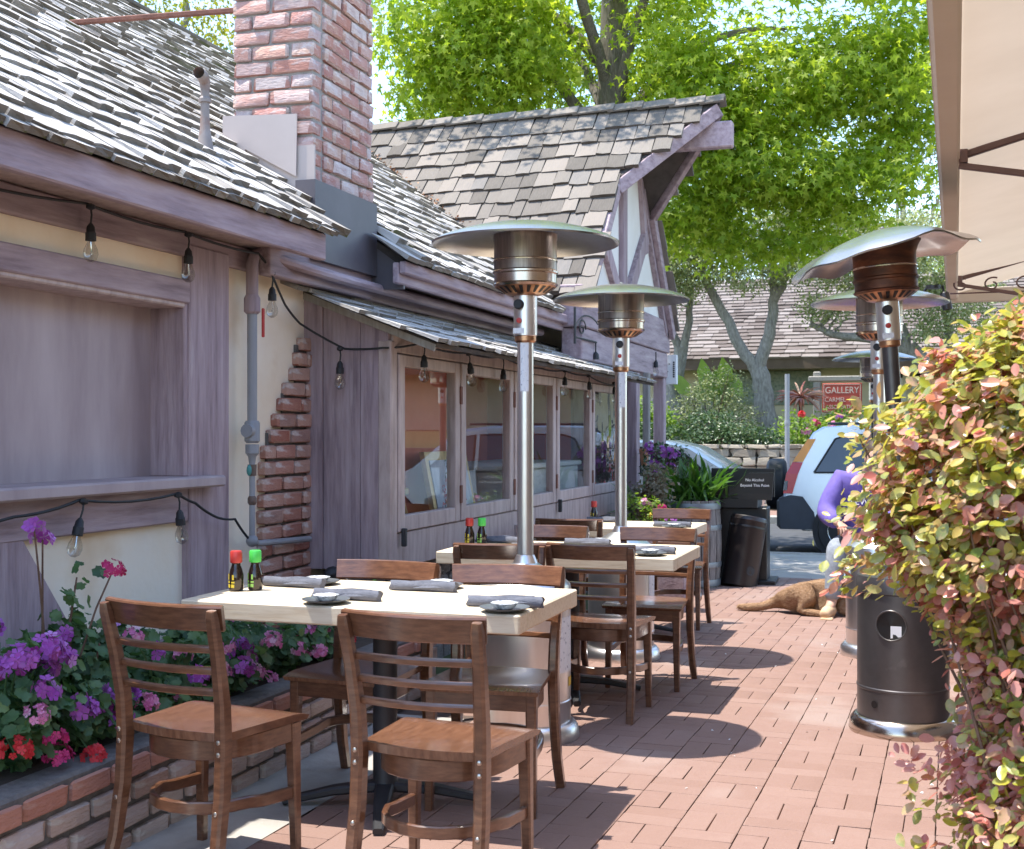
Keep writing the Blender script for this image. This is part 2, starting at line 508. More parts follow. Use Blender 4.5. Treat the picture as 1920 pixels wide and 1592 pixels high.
mat('leaf_dark', [(.022, .045, .014), (.04, .08, .022), (.065, .115, .04), (.13, .17, .09)], 0.35, 3, island=True, transl=(.2, (1.6, 1.8, 1.0)))
mat('leaf_variegated', [(.15, .19, .06), (.24, .27, .11), (.34, .35, .18), (.10, .14, .04)], 0.5, 3, island=True, transl=(.3, (1.4, 1.4, 1.0)))
mat('leaf_lime', [(.10, .19, .015), (.17, .26, .03), (.24, .32, .05)], 0.5, 3, island=True, transl=(.4, (1.6, 1.7, 1.0)))
mat('leaf_geranium', [(.035, .085, .032), (.06, .13, .05), (.09, .17, .07), (.15, .23, .085)], 0.55, 3, island=True, transl=(.3, (1.7, 1.9, 1.0)))
mat('leaf_grass', [(.03, .085, .012), (.055, .13, .02), (.10, .19, .03)], 0.4, 3, island=True, transl=(.35, (1.6, 1.8, 1.0)))
mat('leaf_cordyline', [(.34, .09, .045), (.44, .19, .11), (.50, .31, .19), (.30, .06, .04)], 0.4, 3, island=True, transl=(.3, (1.5, 1.2, 1.0)))
mat('leaf_bush', [(.17, .24, .06), (.36, .39, .05), (.50, .47, .07), (.28, .33, .13), (.52, .40, .20), (.54, .33, .22), (.22, .28, .09), (.44, .43, .12), (.56, .42, .12)], 0.28, 38, island=True, transl=(.40, (1.6, 1.5, 1.1)), coat=.15)
mat('leaf_copper', [(.46, .15, .12), (.56, .26, .22), (.60, .34, .30), (.56, .26, .12)], 0.32, 38, island=True, transl=(.38, (1.5, 1.2, 1.1)), coat=.15)
mat('stem_brown', [(.10, .055, .035), (.18, .11, .075)], 0.85, 18)
mat('bark', [(.085, .072, .06), (.16, .14, .12), (.22, .195, .17)], 0.95, 12, (6, 6, 1), bump=.9)
mat('bark_pale', [(.14, .125, .11), (.24, .22, .195), (.33, .31, .285)], 0.95, 8, (3, 3, 1), bump=.9)
mat('petal_purple', [(.34, .06, .40), (.50, .16, .60), (.26, .02, .20), (.60, .30, .68)], 0.6, 9, island=True, transl=(.3, (1.3, 1.2, 1.3)))
mat('petal_magenta', [(.52, .02, .13), (.62, .05, .22), (.44, .015, .08)], 0.6, 6, island=True, transl=(.3, (1.3, 1.1, 1.2)))
mat('petal_pink', [(.62, .14, .36), (.72, .32, .50), (.55, .09, .30), (.74, .50, .60)], 0.6, 9, island=True, transl=(.3, (1.3, 1.2, 1.2)))
mat('petal_red', [(.58, .02, .03), (.66, .05, .06)], 0.6, 6, island=True, transl=(.3, (1.3, 1.1, 1.1)))
mat('litter', [(.26, .10, .04), (.38, .18, .09), (.48, .27, .15), (.30, .14, .07)], 0.9, 5, island=True)
mat('car_silver', [(.50, .53, .58), (.54, .57, .62)], 0.22, 3, metallic=.55, coat=.8)
mat('car_white', [(.62, .64, .66), (.67, .69, .71)], 0.25, 3, metallic=.3, coat=.8)
mat('car_clad', [(.030, .036, .048), (.042, .05, .064)], 0.5, 6)
mat('car_red', [(.45, .006, .01), (.55, .014, .018)], 0.2, 5, coat=.4)
mat('car_orange', [(.72, .26, .012), (.78, .30, .02)], 0.25, 5, coat=.3)
mat('wheel_rim', [(.35, .36, .38), (.42, .43, .45)], 0.3, 5, metallic=.9)
mat('car_glass', [(.012, .015, .018), (.02, .024, .028)], 0.04, 3, coat=1.0)
mat('chrome_lens', [(.6, .6, .62), (.7, .7, .72)], 0.1, 3, metallic=.8)
mat('barrel_wood', [(.10, .088, .08), (.18, .165, .155), (.25, .235, .22)], 0.85, 8, (5, 5, .8), bump=.4, vary=.15)
mat('barrel_hoop', [(.17, .20, .23), (.24, .27, .30)], 0.45, 6, metallic=.7)
mat('sign_red', [(.40, .055, .038), (.46, .075, .05)], 0.7, 6)
mat('sign_text', [(.62, .50, .42), (.68, .56, .48)], 0.7, 6)
mat('white_paint', [(.72, .72, .73), (.78, .78, .79)], 0.6, 6)
mat('grey_wood', [(.24, .22, .20), (.36, .34, .31)], 0.9, 9, (8, 8, 1), bump=.4, vary=.15)
mat('gallery_wall', [(.60, .52, .38), (.66, .58, .44)], 0.9, 3)
mat('gallery_trim', [(.10, .068, .045), (.15, .105, .075)], 0.8, 5)
mat('cream_trim', [(.62, .57, .47), (.68, .63, .53)], 0.7, 4)
mat('panel_art', [(.12, .15, .13), (.24, .27, .22), (.33, .33, .27)], 0.8, 16)
mat('awning_cloth', [(.70, .62, .54), (.76, .68, .60)], 0.85, 2.5, bump=.08, transl=(.20, (1.0, .93, .82)))
mat('awning_tube', [(.135, .075, .072), (.19, .115, .11)], 0.5, 6)
mat('stucco', [(.55, .48, .38), (.63, .56, .46)], 0.9, 4, bump=.2, bump_scale=60)
mat('terracotta', [(.48, .22, .12), (.56, .29, .17)], 0.85, 8)
mat('room_wall', [(.50, .11, .06), (.58, .16, .09)], 0.7, 3)
mat('room_dark', [(.05, .042, .036), (.085, .07, .06)], 0.8, 5)
mat('gilt', [(.44, .30, .12), (.55, .40, .19)], 0.4, 20, metallic=.4)
mat('canvas', [(.42, .47, .58), (.60, .63, .70)], 0.8, 5, (1, 6, 1))
mat('paint_pink', [(.55, .10, .12), (.68, .28, .30), (.45, .05, .07)], 0.7, 14, island=True)
mat('paint_leaf', [(.05, .09, .05), (.10, .15, .08)], 0.7, 14, island=True)
mat('cloth_table', [(.72, .70, .66), (.78, .76, .72)], 0.9, 6)
mat('cable', [(.012, .012, .013), (.02, .02, .022)], 0.6, 10)
mat('hose_green', [(.10, .26, .03), (.14, .32, .05)], 0.5, 6)
mat('skin', [(.46, .27, .19), (.54, .33, .24)], 0.55, 10)
mat('jacket_purple', [(.12, .085, .34), (.17, .125, .43)], 0.85, 14, bump=.4)
mat('jacket_dark', [(.035, .02, .09), (.055, .035, .13)], 0.9, 14)
mat('jeans_grey', [(.19, .21, .25), (.30, .33, .37)], 0.9, 26, bump=.4)
mat('shoe_tan', [(.46, .30, .17), (.58, .42, .27)], 0.8, 14)
mat('hair_dark', [(.05, .03, .02), (.09, .06, .04)], 0.6, 30)
mat('dog_fur', [(.24, .13, .065), (.35, .205, .11), (.45, .29, .18)], 0.9, 14, (3, 6, 6), bump=.8, bump_scale=80)
mat('dog_pale', [(.42, .30, .20), (.50, .38, .27)], 0.9, 9)
glass_mat('pane_glass', (.97, .97, .96), .02, .006)
glass_mat('pane_rippled', (.9, .92, .93), .25, .01, ripple=.9)
glass_mat('bulb_glass', (.86, .86, .85), .16, .01)
mat('burner_rust', [(.055, .03, .024), (.13, .055, .035), (.26, .10, .05)], 0.5, 7, (1, 1, 3), metallic=.6, bump=.3)
mat('red_panel', [(.62, .13, .07), (.70, .19, .11)], 0.7, 3)
mat('fur_strands', [(.27, .15, .075), (.39, .235, .125), (.50, .335, .205)], 0.8, 8, island=True)
mat('shingle_end', [(.12, .10, .078), (.20, .172, .14), (.28, .25, .215)], 0.95, 2.5, bump=.6, island=True, spots=((.095, .10, .035), 1.6, .56))
mat('shingle_end_dry', [(.065, .05, .04), (.11, .09, .075)], 0.95, 2.5, bump=.6)
mat('pipe_vent', [(.20, .165, .15), (.30, .255, .235)], 0.6, 9, spots=((.22, .11, .075), 6, .60))
# ------------------------------------------------------------------ shared pieces
def piece_meshes(name, n, m, rough_amt=0.02, ch=0.06):
    out = []
    for i in range(n):
        mb = MB().cbox(-.5, .5, -.5, .5, -.5, .5, ch)
        mb.v = [tuple(c + random.uniform(-rough_amt, rough_amt) for c in v) for v in mb.v]
        me = mb.mesh(name, 40); me.materials.append(MATS[m]); out.append(me)
    return out

def piece(name, me, parent, loc, dims, rot=(0, 0, 0), m=None):
    o = bpy.data.objects.new(name, me); COL.objects.link(o)
    put(o, parent)
    o.location = loc; o.scale = dims; o.rotation_euler = rot
    if m:
        o.material_slots[0].link = 'OBJECT'; o.material_slots[0].material = MATS[m]
    return o

def pieces_or_stuff(items, limit, name, meshes, parent, stuff_name, m):
    """items: (loc, dims, rot matrix 3x3 or euler). The largest in view become objects, the rest one 'stuff' part."""
    ranked = sorted(range(len(items)), key=lambda i: -seen_size(items[i][0], items[i][1][0] * items[i][1][1]))
    keep = [i for i in ranked[:limit] if seen_size(items[i][0], 1) > 0]
    kset = set(keep)
    for i in keep:
        loc, dims, rot = items[i]
        piece(name, random.choice(meshes), parent, loc, dims, rot.to_euler() if isinstance(rot, Matrix) else rot)
    rest = [i for i in range(len(items)) if i not in kset]
    if rest:
        tmpl = []
        for me in meshes:
            tmpl.append((np.array([v.co[:] for v in me.vertices]), [tuple(p.vertices) for p in me.polygons], [p.material_index for p in me.polygons]))
        mb = MB(); mi = []
        for i in rest:
            loc, dims, rot = items[i]
            Rm = np.array(rot if isinstance(rot, Matrix) else Euler(rot).to_matrix())
            tv, tf, tm_ = random.choice(tmpl)
            v = (tv * np.array(dims)) @ Rm.T + np.array(loc)
            o = len(mb.v)
            mb.v += [tuple(x) for x in v]; mb.f += [tuple(k + o for k in f) for f in tf]; mi += tm_
        me2 = mb.mesh(stuff_name, 40)
        for mm in meshes[0].materials: me2.materials.append(mm)
        me2.polygons.foreach_set('material_index', mi)
        st = link(stuff_name, me2, None, parent)
        st['kind'] = 'stuff'

# ------------------------------------------------------------------ ground
def sheet(name, ys, zs, x0, x1, m, nx=1):
    vs = []; fs = []
    for y, z in zip(ys, zs):
        for i in range(nx + 1):
            vs.append((x0 + (x1 - x0) * i / nx, y, z))
    w = nx + 1
    for j in range(len(ys) - 1):
        for i in range(nx):
            fs.append((j * w + i, j * w + i + 1, (j + 1) * w + i + 1, (j + 1) * w + i))
    mb = MB(); mb.add(vs, fs)
    return mb.build(name, m, None, 20)

gy = [-60, 0, 12.6, 15.35, 15.45, 22.3, 22.4, 24.2, 24.5, 29.5, 34, 60, 400]
gzv = [.6, -.06, -.235, -.26, -.40, -.42, -.40, -.36, .55, 1.30, 1.45, 2.2, 4.0]
struct(sheet('ground', gy, gzv, -300, 300, 'grass_ground', 4))
ys = list(np.arange(-6, 12.61, .6))
pav = struct(sheet('brick_paving', ys, [gz(y) - .010 for y in ys], -2.40, 4.0, 'joint_sand', 6))
PROT = R(-1.3)
pv_mesh = piece_meshes('brick', 4, 'paver', .006, .022)
items = []
cell = 0.2055
cr_, sr_ = math.cos(PROT), math.sin(PROT)
for i in range(-8, 15):
    for j in range(-9, 48):
        for k in (0, 1):
            off = (k - .5) * cell / 2
            ver = (i + j) % 2 == 0
            lx, ly = (i + .5) * cell + (off if ver else 0), (j + .5) * cell + (0 if ver else off)
            X = -1.196 + cr_ * lx - sr_ * ly; Y = 3.76 + sr_ * lx + cr_ * ly
            if Y > 12.55 or X < -2.1 + .004 * Y or X > 3.0 or Y < 2.2: continue
            dx, dy = (cell / 2 - .0042, cell - .0062) if ver else (cell - .0042, cell / 2 - .0062)
            items.append(((X, Y, gz(Y) - .022 + random.uniform(-.0012, .0012)), (dx, dy, .05),
                          (random.uniform(-.006, .006), random.uniform(-.006, .006), PROT + random.uniform(-.012, .012))))
pieces_or_stuff(items, 300, 'brick', pv_mesh, pav, 'brick_field', 'paver')
# concrete strip beside the planter
ys2 = list(np.arange(0, 5.7, .5))
struct(sheet('concrete_strip', ys2, [gz(y) + .004 for y in ys2], -2.40, -2.02, 'concrete', 2))
# pale litter on the paving
petal_b = MB()
for _ in range(46):
    x, y = random.uniform(-1.3, .4), random.uniform(3.6, 9.5)
    s = random.uniform(.005, .014); g = random.uniform(0, 6.28)
    petal_b.add([(x, y, gz(y) + .006), (x + s * math.cos(g), y + s * math.sin(g), gz(y) + .010), (x + s * math.cos(g + 1), y + s * math.sin(g + 1), gz(y) + .006)], [(0, 1, 2)])
pl = petal_b.build('fallen_petals', 'white_paint', None, 0)
tag(pl, 'tiny pale petals scattered over the brick paving', 'petals', kind='stuff')

side_y = [12.6, 14, 15.4]
walk = struct(sheet('sidewalk', side_y, [gz(12.61), gz(14), gz(15.39)], -30, 30, 'concrete', 6))
kb = MB().cbox(-30, 30, 15.26, 15.42, -.45, gz(15.39) + .012, .02)
struct(kb.build('kerb', 'concrete'))
sy = [15.42, 18, 22.4]
struct(sheet('street', sy, [-.305, -.31, -.325], -60, 60, 'asphalt', 4))
struct(MB().cbox(-30, 30, 22.38, 22.55, -.5, -.19, .02).build('far_kerb', 'concrete'))
fw = struct(sheet('far_sidewalk', [22.55, 24.3], [-.20, -.19], -30, 30, 'paver', 4))

# ------------------------------------------------------------------ stone retaining wall
sw = thing('stone_wall', 'low dry stone retaining wall of pale blocks across the street', 'wall', (-1.5, 24.1, -.2), world=True)
MB().box(-14, 9, 24.12, 24.6, -.4, .96).build('wall_core', 'mortar_dark', sw)
st_mesh = piece_meshes('stone', 7, 'stone', .085, .10)
z = -.20; row = 0
st_items = []
while z < .98:
    hgt = random.uniform(.13, .22)
    if z + hgt > 1.0: hgt = max(.08, 1.02 - z)
    x = -7.6 + random.uniform(-.2, 0)
    while x < 1.0:
        w = random.uniform(.2, .5)
        st_items.append(((x + w / 2, 24.10 + random.uniform(-.03, .03), z + hgt / 2), (w * .97, .22, hgt * .95), (0, random.uniform(-.05, .05), random.uniform(-.06, .06))))
        x += w
    z += hgt
for loc, dims, rot in st_items:
    if seen_size(loc, 1) > 0: piece('stone', random.choice(st_mesh), sw, loc, dims, rot)
# ------------------------------------------------------------------ cottage
cot = thing('timber_cottage', 'half timbered cottage with mauve beams, cream plaster and weathered shingle roof', 'cottage', (-2.9, 5.0, 0), world=True, cam_scaled=True)
XW = -2.90  # cottage coordinates below were worked out from image pixels
wall = MB()
wall.box(-3.3, XW, .5, 4.507, -.35, 1.06)
wall.box(-3.3, XW, .5, 4.507, 1.805, 2.12)
wall.box(-3.3, XW, 4.507, 5.62, -.35, 2.12)
wall.box(-3.3, XW, 5.62, 11.4, -.35, .62)
wall.box(-3.3, XW, 5.62, 11.4, 1.9, 2.12)
wall.box(-3.3, XW - .001, 9.3, 11.4, 2.12, 2.6)
wall.box(-3.3, -2.87, .5, 9.2, 2.125, 2.34)
wall.box(-6.5, -3.3, 11.2, 11.4, -.35, 2.5)
wall.build('wall', 'plaster', cot)
def beam(nm, x0, x1, y0, y1, z0, z1, m='timber_h', c=.006, parent=None):
    return MB().cbox(x0, x1, y0, y1, z0, z1, c).build(nm, m, parent or cot)
beam('post', -2.93, -2.862, 4.507, 4.82, -.1, 2.05, 'timber')
beam('beam', -2.93, -2.868, .5, 5.6, 2.0, 2.10)
beam('beam', -2.93, -2.858, .5, 4.507, 1.803, 1.90)
beam('beam', -2.93, -2.864, .5, 4.50, .905, 1.05)
beam('recess_panel', -3.10, -3.035, .5, 4.52, 1.05, 1.82, 'recess_board')
beam('recess_jamb', -3.05, -2.872, 4.485, 4.52, 1.09, 1.808, 'timber')
beam('recess_head', -3.05, -2.87, .5, 4.487, 1.785, 1.81, 'window_wood')
beam('window_sill', -3.06, -2.79, .5, 4.675, 1.045, 1.092, 'recess_board', .008)
# diagonal brace and lower rail on the panel below the sill
br = MB()
br.add([(-2.868, 3.05, .91), (-2.868, 3.50, .91), (-2.868, 3.86, .44), (-2.868, 3.45, .44), (-2.93, 3.05, .91), (-2.93, 3.50, .91), (-2.93, 3.86, .44), (-2.93, 3.45, .44)],
       [(0, 1, 2, 3), (4, 7, 6, 5), (0, 4, 5, 1), (1, 5, 6, 2), (2, 6, 7, 3), (3, 7, 4, 0)])
br.build('brace', 'timber', cot)
beam('beam', -2.93, -2.866, .5, 4.50, .30, .44)
# eaves: soffit, fascia, gutter boards
beam('soffit', -2.93, -2.55, .5, 5.12, 2.104, 2.124, 'window_wood', .003)
beam('soffit', -2.93, -2.58, 6.14, 9.15, 2.104, 2.124, 'window_wood', .003)
beam('fascia', -2.575, -2.535, .5, 5.10, 2.045, 2.165)
beam('fascia', -2.612, -2.576, 6.02, 9.2, 2.05, 2.16)
beam('fascia', -2.574, -2.535, 6.02, 9.2, 2.10, 2.165)
beam('fascia', -2.82, -2.765, 5.0, 6.1, 1.98, 2.16)
beam('beam', -2.93, -2.80, 5.6, 9.2, 1.98, 2.09)

# bricks left bare beside the plaster
q_mesh = piece_meshes('brick', 4, 'brick_quoin', .035, .10)
qp = MB().box(-2.95, -2.886, 5.20, 5.60, .1, 1.27)
qp.box(-2.95, -2.887, 5.35, 5.60, 1.27, 1.46)
qp.box(-2.95, -2.888, 5.48, 5.60, 1.46, 1.70)
quoin = qp.build('brick_quoin', 'mortar_dark', cot)
steps = [(1.735, 5.505), (1.66, 5.46), (1.585, 5.42), (1.51, 5.35), (1.435, 5.30), (1.36, 5.25), (1.285, 5.20), (1.21, 5.15), (1.135, 5.13), (1.06, 5.12), (.985, 5.12), (.91, 5.11), (.835, 5.12), (.76, 5.12), (.685, 5.12), (.61, 5.12), (.535, 5.12), (.46, 5.12), (.385, 5.12), (.31, 5.12)]
for i, (zz, y0) in enumerate(steps):
    y = y0
    first = True
    while y < 5.58:
        w = random.choice((.10, .2, .2)) if first else .2
        first = False
        w = min(w, 5.60 - y)
        if w < .04: break
        piece('brick', random.choice(q_mesh), quoin, (-2.895 + random.uniform(-.005, .007), y + w / 2, zz - .03), (.07, w * .95, .064), (random.uniform(-.02, .02), 0, 0))
        y += w

# ------------------------------------------------------------------ shingle work
def wedge_meshes(m, n=4):
    out = []
    for i in range(n):
        a, b = random.uniform(-.04, .04), random.uniform(-.04, .04)
        j = lambda q=.05: random.uniform(-q, q)
        v = [(0, a, 0), (1, b, 0), (.98, 1, 0), (.02, 1, 0), (j(.02), a, 1 + j(.12)), (.5, (a + b) / 2 + j(.04), 1.0 + j(.15)), (1 + j(.02), b, 1 + j(.12)), (.98, 1, .15), (.02, 1, .15)]
        f = [(0, 3, 2, 1), (0, 1, 6, 5, 4), (4, 5, 7, 8), (5, 6, 7), (1, 2, 7, 6), (3, 0, 4, 8), (2, 3, 8, 7)]
        me = bpy.data.meshes.new('shingle'); me.from_pydata(v, [], f); me.update(); me.materials.append(MATS[m]); me.materials.append(MATS['shingle_end_dry' if m == 'shingle_grey' else 'shingle_end']); me.polygons[1].material_index = 1; out.append(me)
    return out

def shingle_items(P0, A, S, L, W, e, ok, wmin=.09, wmax=.19, thick=.022, ragged=.012, lf=1.7):
    """shingles on the slope from the eave point P0, along A, up S"""
    A, S = Vector(A).normalized(), Vector(S).normalized()
    Nn = A.cross(S).normalized()
    rot = Matrix((A, S, Nn)).transposed()
    out = []
    rows = int(W / e) + 1
    for i in range(rows):
        x = -random.uniform(0, wmax)
        while x < L:
            w = random.uniform(wmin, wmax)
            y = i * e + random.uniform(-ragged, ragged)
            c = Vector(P0) + A * (x + w / 2) + S * (y + e * .5)
            if ok(c):
                tw = random.uniform(-.015, .015)
                o = Vector(P0) + A * x + S * y + Nn * random.uniform(-.002, .003)
                out.append((o, (w - random.uniform(.004, .010), e * lf, thick * random.uniform(.75, 1.3)), rot @ Matrix.Rotation(tw, 3, 'Z')))
            x += w
    return out

TM = .72
EX, EZ = -2.55, 2.165
RIDGE_X = -6.09
RIDGE_Z = EZ + TM * (EX - RIDGE_X)
GY, GZR, TG = 10.90, 4.14, 1.05
GE = 1.73
def main_z(x): return EZ + TM * (EX - x)
def gable_z(y): return GZR - TG * abs(y - GY)
deck = MB()
nrm = Vector((TM, 0, 1)).normalized()
def slab(mb, pts, t, n):
    n = Vector(n).normalized()
    a = [Vector(p) for p in pts]; b = [p - n * t for p in a]
    k = len(a)
    mb.add(a + b, [tuple(range(k)), tuple(reversed(range(k, 2 * k)))] + [(i, k + i, k + (i + 1) % k, (i + 1) % k) for i in range(k)])
slab(deck, [(EX, 1.0, EZ), (EX, 5.12, EZ), (EX - .26, 5.40, EZ + .1872), (RIDGE_X, 5.40, RIDGE_Z), (RIDGE_X, 1.0, RIDGE_Z)], .04, nrm)
slab(deck, [(EX - .03, 6.10, EZ + .0216), (EX - .03, 9.2, EZ + .0216), (RIDGE_X, 9.2, RIDGE_Z), (RIDGE_X, 5.40, RIDGE_Z), (-3.1, 5.40, main_z(-3.1)), (-3.1, 6.10, main_z(-3.1))], .04, nrm)
slab(deck, [(EX - .12, 9.2, EZ + .0864), (-4.6, 11.4, main_z(-4.6)), (RIDGE_X, 11.4, RIDGE_Z), (RIDGE_X, 9.2, RIDGE_Z)], .04, nrm)
slab(deck, [(RIDGE_X, 1.0, RIDGE_Z), (RIDGE_X, 11.4, RIDGE_Z), (-9.6, 11.4, 2.2), (-9.6, 1.0, 2.2)], .04, (-TM, 0, 1))
roof = deck.build('roof', 'roof_deck', cot)
sh_b = wedge_meshes('shingle_bright')
Sm = Vector((-1, 0, TM)).normalized()
def ok_main(c):
    if c.x < RIDGE_X + .03: return False
    if 5.40 < c.y < 6.12 and c.x > -3.22: return False
    if 5.10 < c.y < 5.42 and c.x > -2.80: return c.y < 5.14 + (-2.55 - c.x) * 1.0
    if c.y > 8.7 and gable_z(c.y) > c.z - .02: return False
    return c.y < 11.3
items = shingle_items((EX + .03, 2.2, EZ + .012), (0, 1, 0), Sm, 9.2, (EX - RIDGE_X) * math.sqrt(1 + TM * TM), .165, ok_main, .08, .18, .032, .012)
# doubled, mossy first row
for (y0_, y1_) in ((2.2, 5.13), (5.98, 8.9)):
    y = y0_
    while y < y1_:
        w = random.uniform(.07, .15)
        c = Vector((EX + .045, y, EZ - .006)); 
        rot = Matrix((Vector((0, 1, 0)), Sm, Vector((0, 1, 0)).cross(Sm))).transposed()
        items.append((c + Sm * random.uniform(-.015, .012), (w - .005, .26, .024), rot))
        y += w
pieces_or_stuff(items, 300, 'shingle', sh_b, roof, 'shingle_field', 'shingle_bright')
rb = MB()
y = 2.2
while y < 11.3:
    rb.cbox(RIDGE_X - .09, RIDGE_X + .09, y, y + .24, RIDGE_Z + .005, RIDGE_Z + .04, .006); y += .235
rb.build('ridge_cap', 'shingle_grey', roof)

# chimney
cx0, cx1, cy0, cy1 = -3.20, -2.76, 5.42, 6.10
chim = MB().box(cx0 + .012, cx1 - .012, cy0 + .012, cy1 - .012, 2.0, 3.75).build('chimney', 'mortar', cot)
c_mesh = piece_meshes('brick', 5, 'brick_old', .03, .085)
zz = 2.18; rowi = 0
while zz < 3.72:
    hh = .064
    def run(a0, a1, horiz, fixed, flip):
        a = a0 + (0 if flip else -.0)
        first = True
        while a < a1 - .02:
            w = (.105 if flip else .205) if first else .205
            first = False
            w = min(w, a1 - a)
            if a1 - (a + w) < .05: w = a1 - a
            jit = random.uniform(-.007, .007)
            if horiz:
                piece('brick', random.choice(c_mesh), chim, (a + w / 2, fixed + jit, zz + hh / 2), (w - .011, .10, hh), (random.uniform(-.012, .012), random.uniform(-.018, .018), random.uniform(-.03, .03)))
            else:
                piece('brick', random.choice(c_mesh), chim, (fixed + jit, a + w / 2, zz + hh / 2), (.10, w - .011, hh), (random.uniform(-.018, .018), random.uniform(-.012, .012), random.uniform(-.03, .03)))
            a += w
    fl = rowi % 2 == 0
    run(cx0, cx1, True, cy0 + .045, fl)
    run(cy0 + .105, cy1, False, cx1 - .045, not fl)
    zz += .0755; rowi += 1
MB().box(cx0 - .02, cx1 + .03, cy0 - .03, cy1 + .02, 3.72, 3.80).build('chimney_cap', 'mortar', chim)
# sheet flashing at the chimney foot; corners worked out from image pixels
fl1 = MB()
def plate(mb, pts, t, n):
    slab(mb, pts, t, n)
plate(fl1, [(-3.24, 5.392, 2.82), (-2.836, 5.392, 2.80), (-2.841, 5.392, 2.50), (-3.117, 5.392, 2.65), (-3.117, 5.392, 2.53), (-3.24, 5.392, 2.59)][::-1], .006, (0, -1, 0))
fl1.build('flashing', 'flashing', chim, 0)
fl2 = MB()
plate(fl2, [(-3.27, 5.408, 2.65), (-2.75, 5.408, 2.65), (-2.75, 5.408, 2.28), (-3.27, 5.408, 2.55)][::-1], .01, (0, -1, 0))
fl2.build('flashing', 'flashing', chim, 0)
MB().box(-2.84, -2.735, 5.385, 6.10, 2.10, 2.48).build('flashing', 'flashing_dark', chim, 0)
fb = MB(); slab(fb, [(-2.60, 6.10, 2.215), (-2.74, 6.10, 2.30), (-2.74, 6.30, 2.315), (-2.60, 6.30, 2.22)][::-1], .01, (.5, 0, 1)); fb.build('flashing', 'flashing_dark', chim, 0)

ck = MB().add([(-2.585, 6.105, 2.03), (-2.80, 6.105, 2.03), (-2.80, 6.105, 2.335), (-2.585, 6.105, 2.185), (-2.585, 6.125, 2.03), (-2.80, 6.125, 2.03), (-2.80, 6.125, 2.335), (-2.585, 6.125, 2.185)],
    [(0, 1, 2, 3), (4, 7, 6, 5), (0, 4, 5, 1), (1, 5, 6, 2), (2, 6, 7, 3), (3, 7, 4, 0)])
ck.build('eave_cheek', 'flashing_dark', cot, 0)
# roof vent and iron stay
vt = MB().lathe([(.050, 0), (.036, .09), (.022, .17), (.020, .22)], 14, Matrix.Translation((-2.95, 4.765, 2.42)))
vt.lathe([(.019, .2), (.019, .36)], 12, Matrix.Translation((-2.95, 4.765, 2.42)))
vt.lathe([(.028, .285), (.028, .30), (.02, .31)], 12, Matrix.Translation((-2.95, 4.765, 2.42)))
vt.tube([(-2.95, 4.765, 2.76), (-2.95, 4.765, 2.79), (-2.942, 4.735, 2.812), (-2.935, 4.69, 2.815)], [.020, .023, .026, .026], 12, cap=False)
vent = vt.build('vent_pipe', 'pipe_vent', cot)
MB().box(-3.12, -2.80, 4.62, 4.92, -.004, .004, Matrix.Translation((0, 0, 2.435)) @ Matrix.Translation((-2.96, 0, 0)) @ Matrix.Rotation(math.atan(TM), 4, 'Y') @ Matrix.Translation((2.96, 0, 0))).build('vent_flashing', 'iron_rust', vent)
MB().bar([(-4.27, 5.50, 3.41), (-3.19, 5.46, 3.355)], .022, .028).build('iron_stay', 'iron_rust', chim)

# ------------------------------------------------------------------ gable
gd = MB()
def gpt(x, y, lift=0.0): return (x, y, gable_z(y) + lift)
def vx(y): return EX - (gable_z(y) - EZ) / TM      # where the gable plane meets the main roof
KY = GY - .73
for sgn in (-1, 1):
    Y = lambda q: GY + sgn * q
    pts = [gpt(-2.40, Y(GE)), gpt(-2.40, Y(.73)), gpt(-1.645, Y(0)), gpt(-5.4, Y(0)), gpt(vx(Y(GE)) - .15, Y(GE))]
    if sgn > 0: pts = pts[::-1]
    slab(gd, pts[::-1], .05, (0, sgn * TG, 1))
groof = gd.build('gable_roof', 'roof_deck', cot)
sh_g = wedge_meshes('shingle_grey')
def rake_x(y):
    q = abs(y - GY)
    return -2.40 if q > .73 else -1.645 - (q / .73) * .755
def ok_g(c):
    if abs(c.y - GY) < .05: return False
    return c.x < rake_x(c.y) + .05 and main_z(c.x) < c.z + .06
Sg = Vector((0, 1, TG)).normalized()
Wg = GE * math.sqrt(1 + TG * TG)
items = shingle_items((-5.4, GY - GE - .02, gable_z(GY - GE) - .008), (1, 0, 0), Sg, 3.82, Wg - .02, .20, ok_g, .10, .21, .030, .012)
pieces_or_stuff(items, 300, 'shingle', sh_g, groof, 'shingle_field', 'shingle_grey')
Sg2 = Vector((0, -1, TG)).normalized()
items = shingle_items((-1.6, GY + GE + .02, gable_z(GY - GE) - .008), (-1, 0, 0), Sg2, 3.8, Wg - .02, .20, ok_g, .10, .21, .030, .012)
far_b = MB()
for o_, dm, rt in items:
    me = random.choice(sh_g)
    far_b.add([o_ + rt @ Vector((v.co.x * dm[0], v.co.y * dm[1], v.co.z * dm[2])) for v in me.vertices], [tuple(p.vertices) for p in me.polygons])
fbo = far_b.build('shingle_back', 'shingle_grey', groof, 0); fbo['kind'] = 'stuff'
x = -5.3
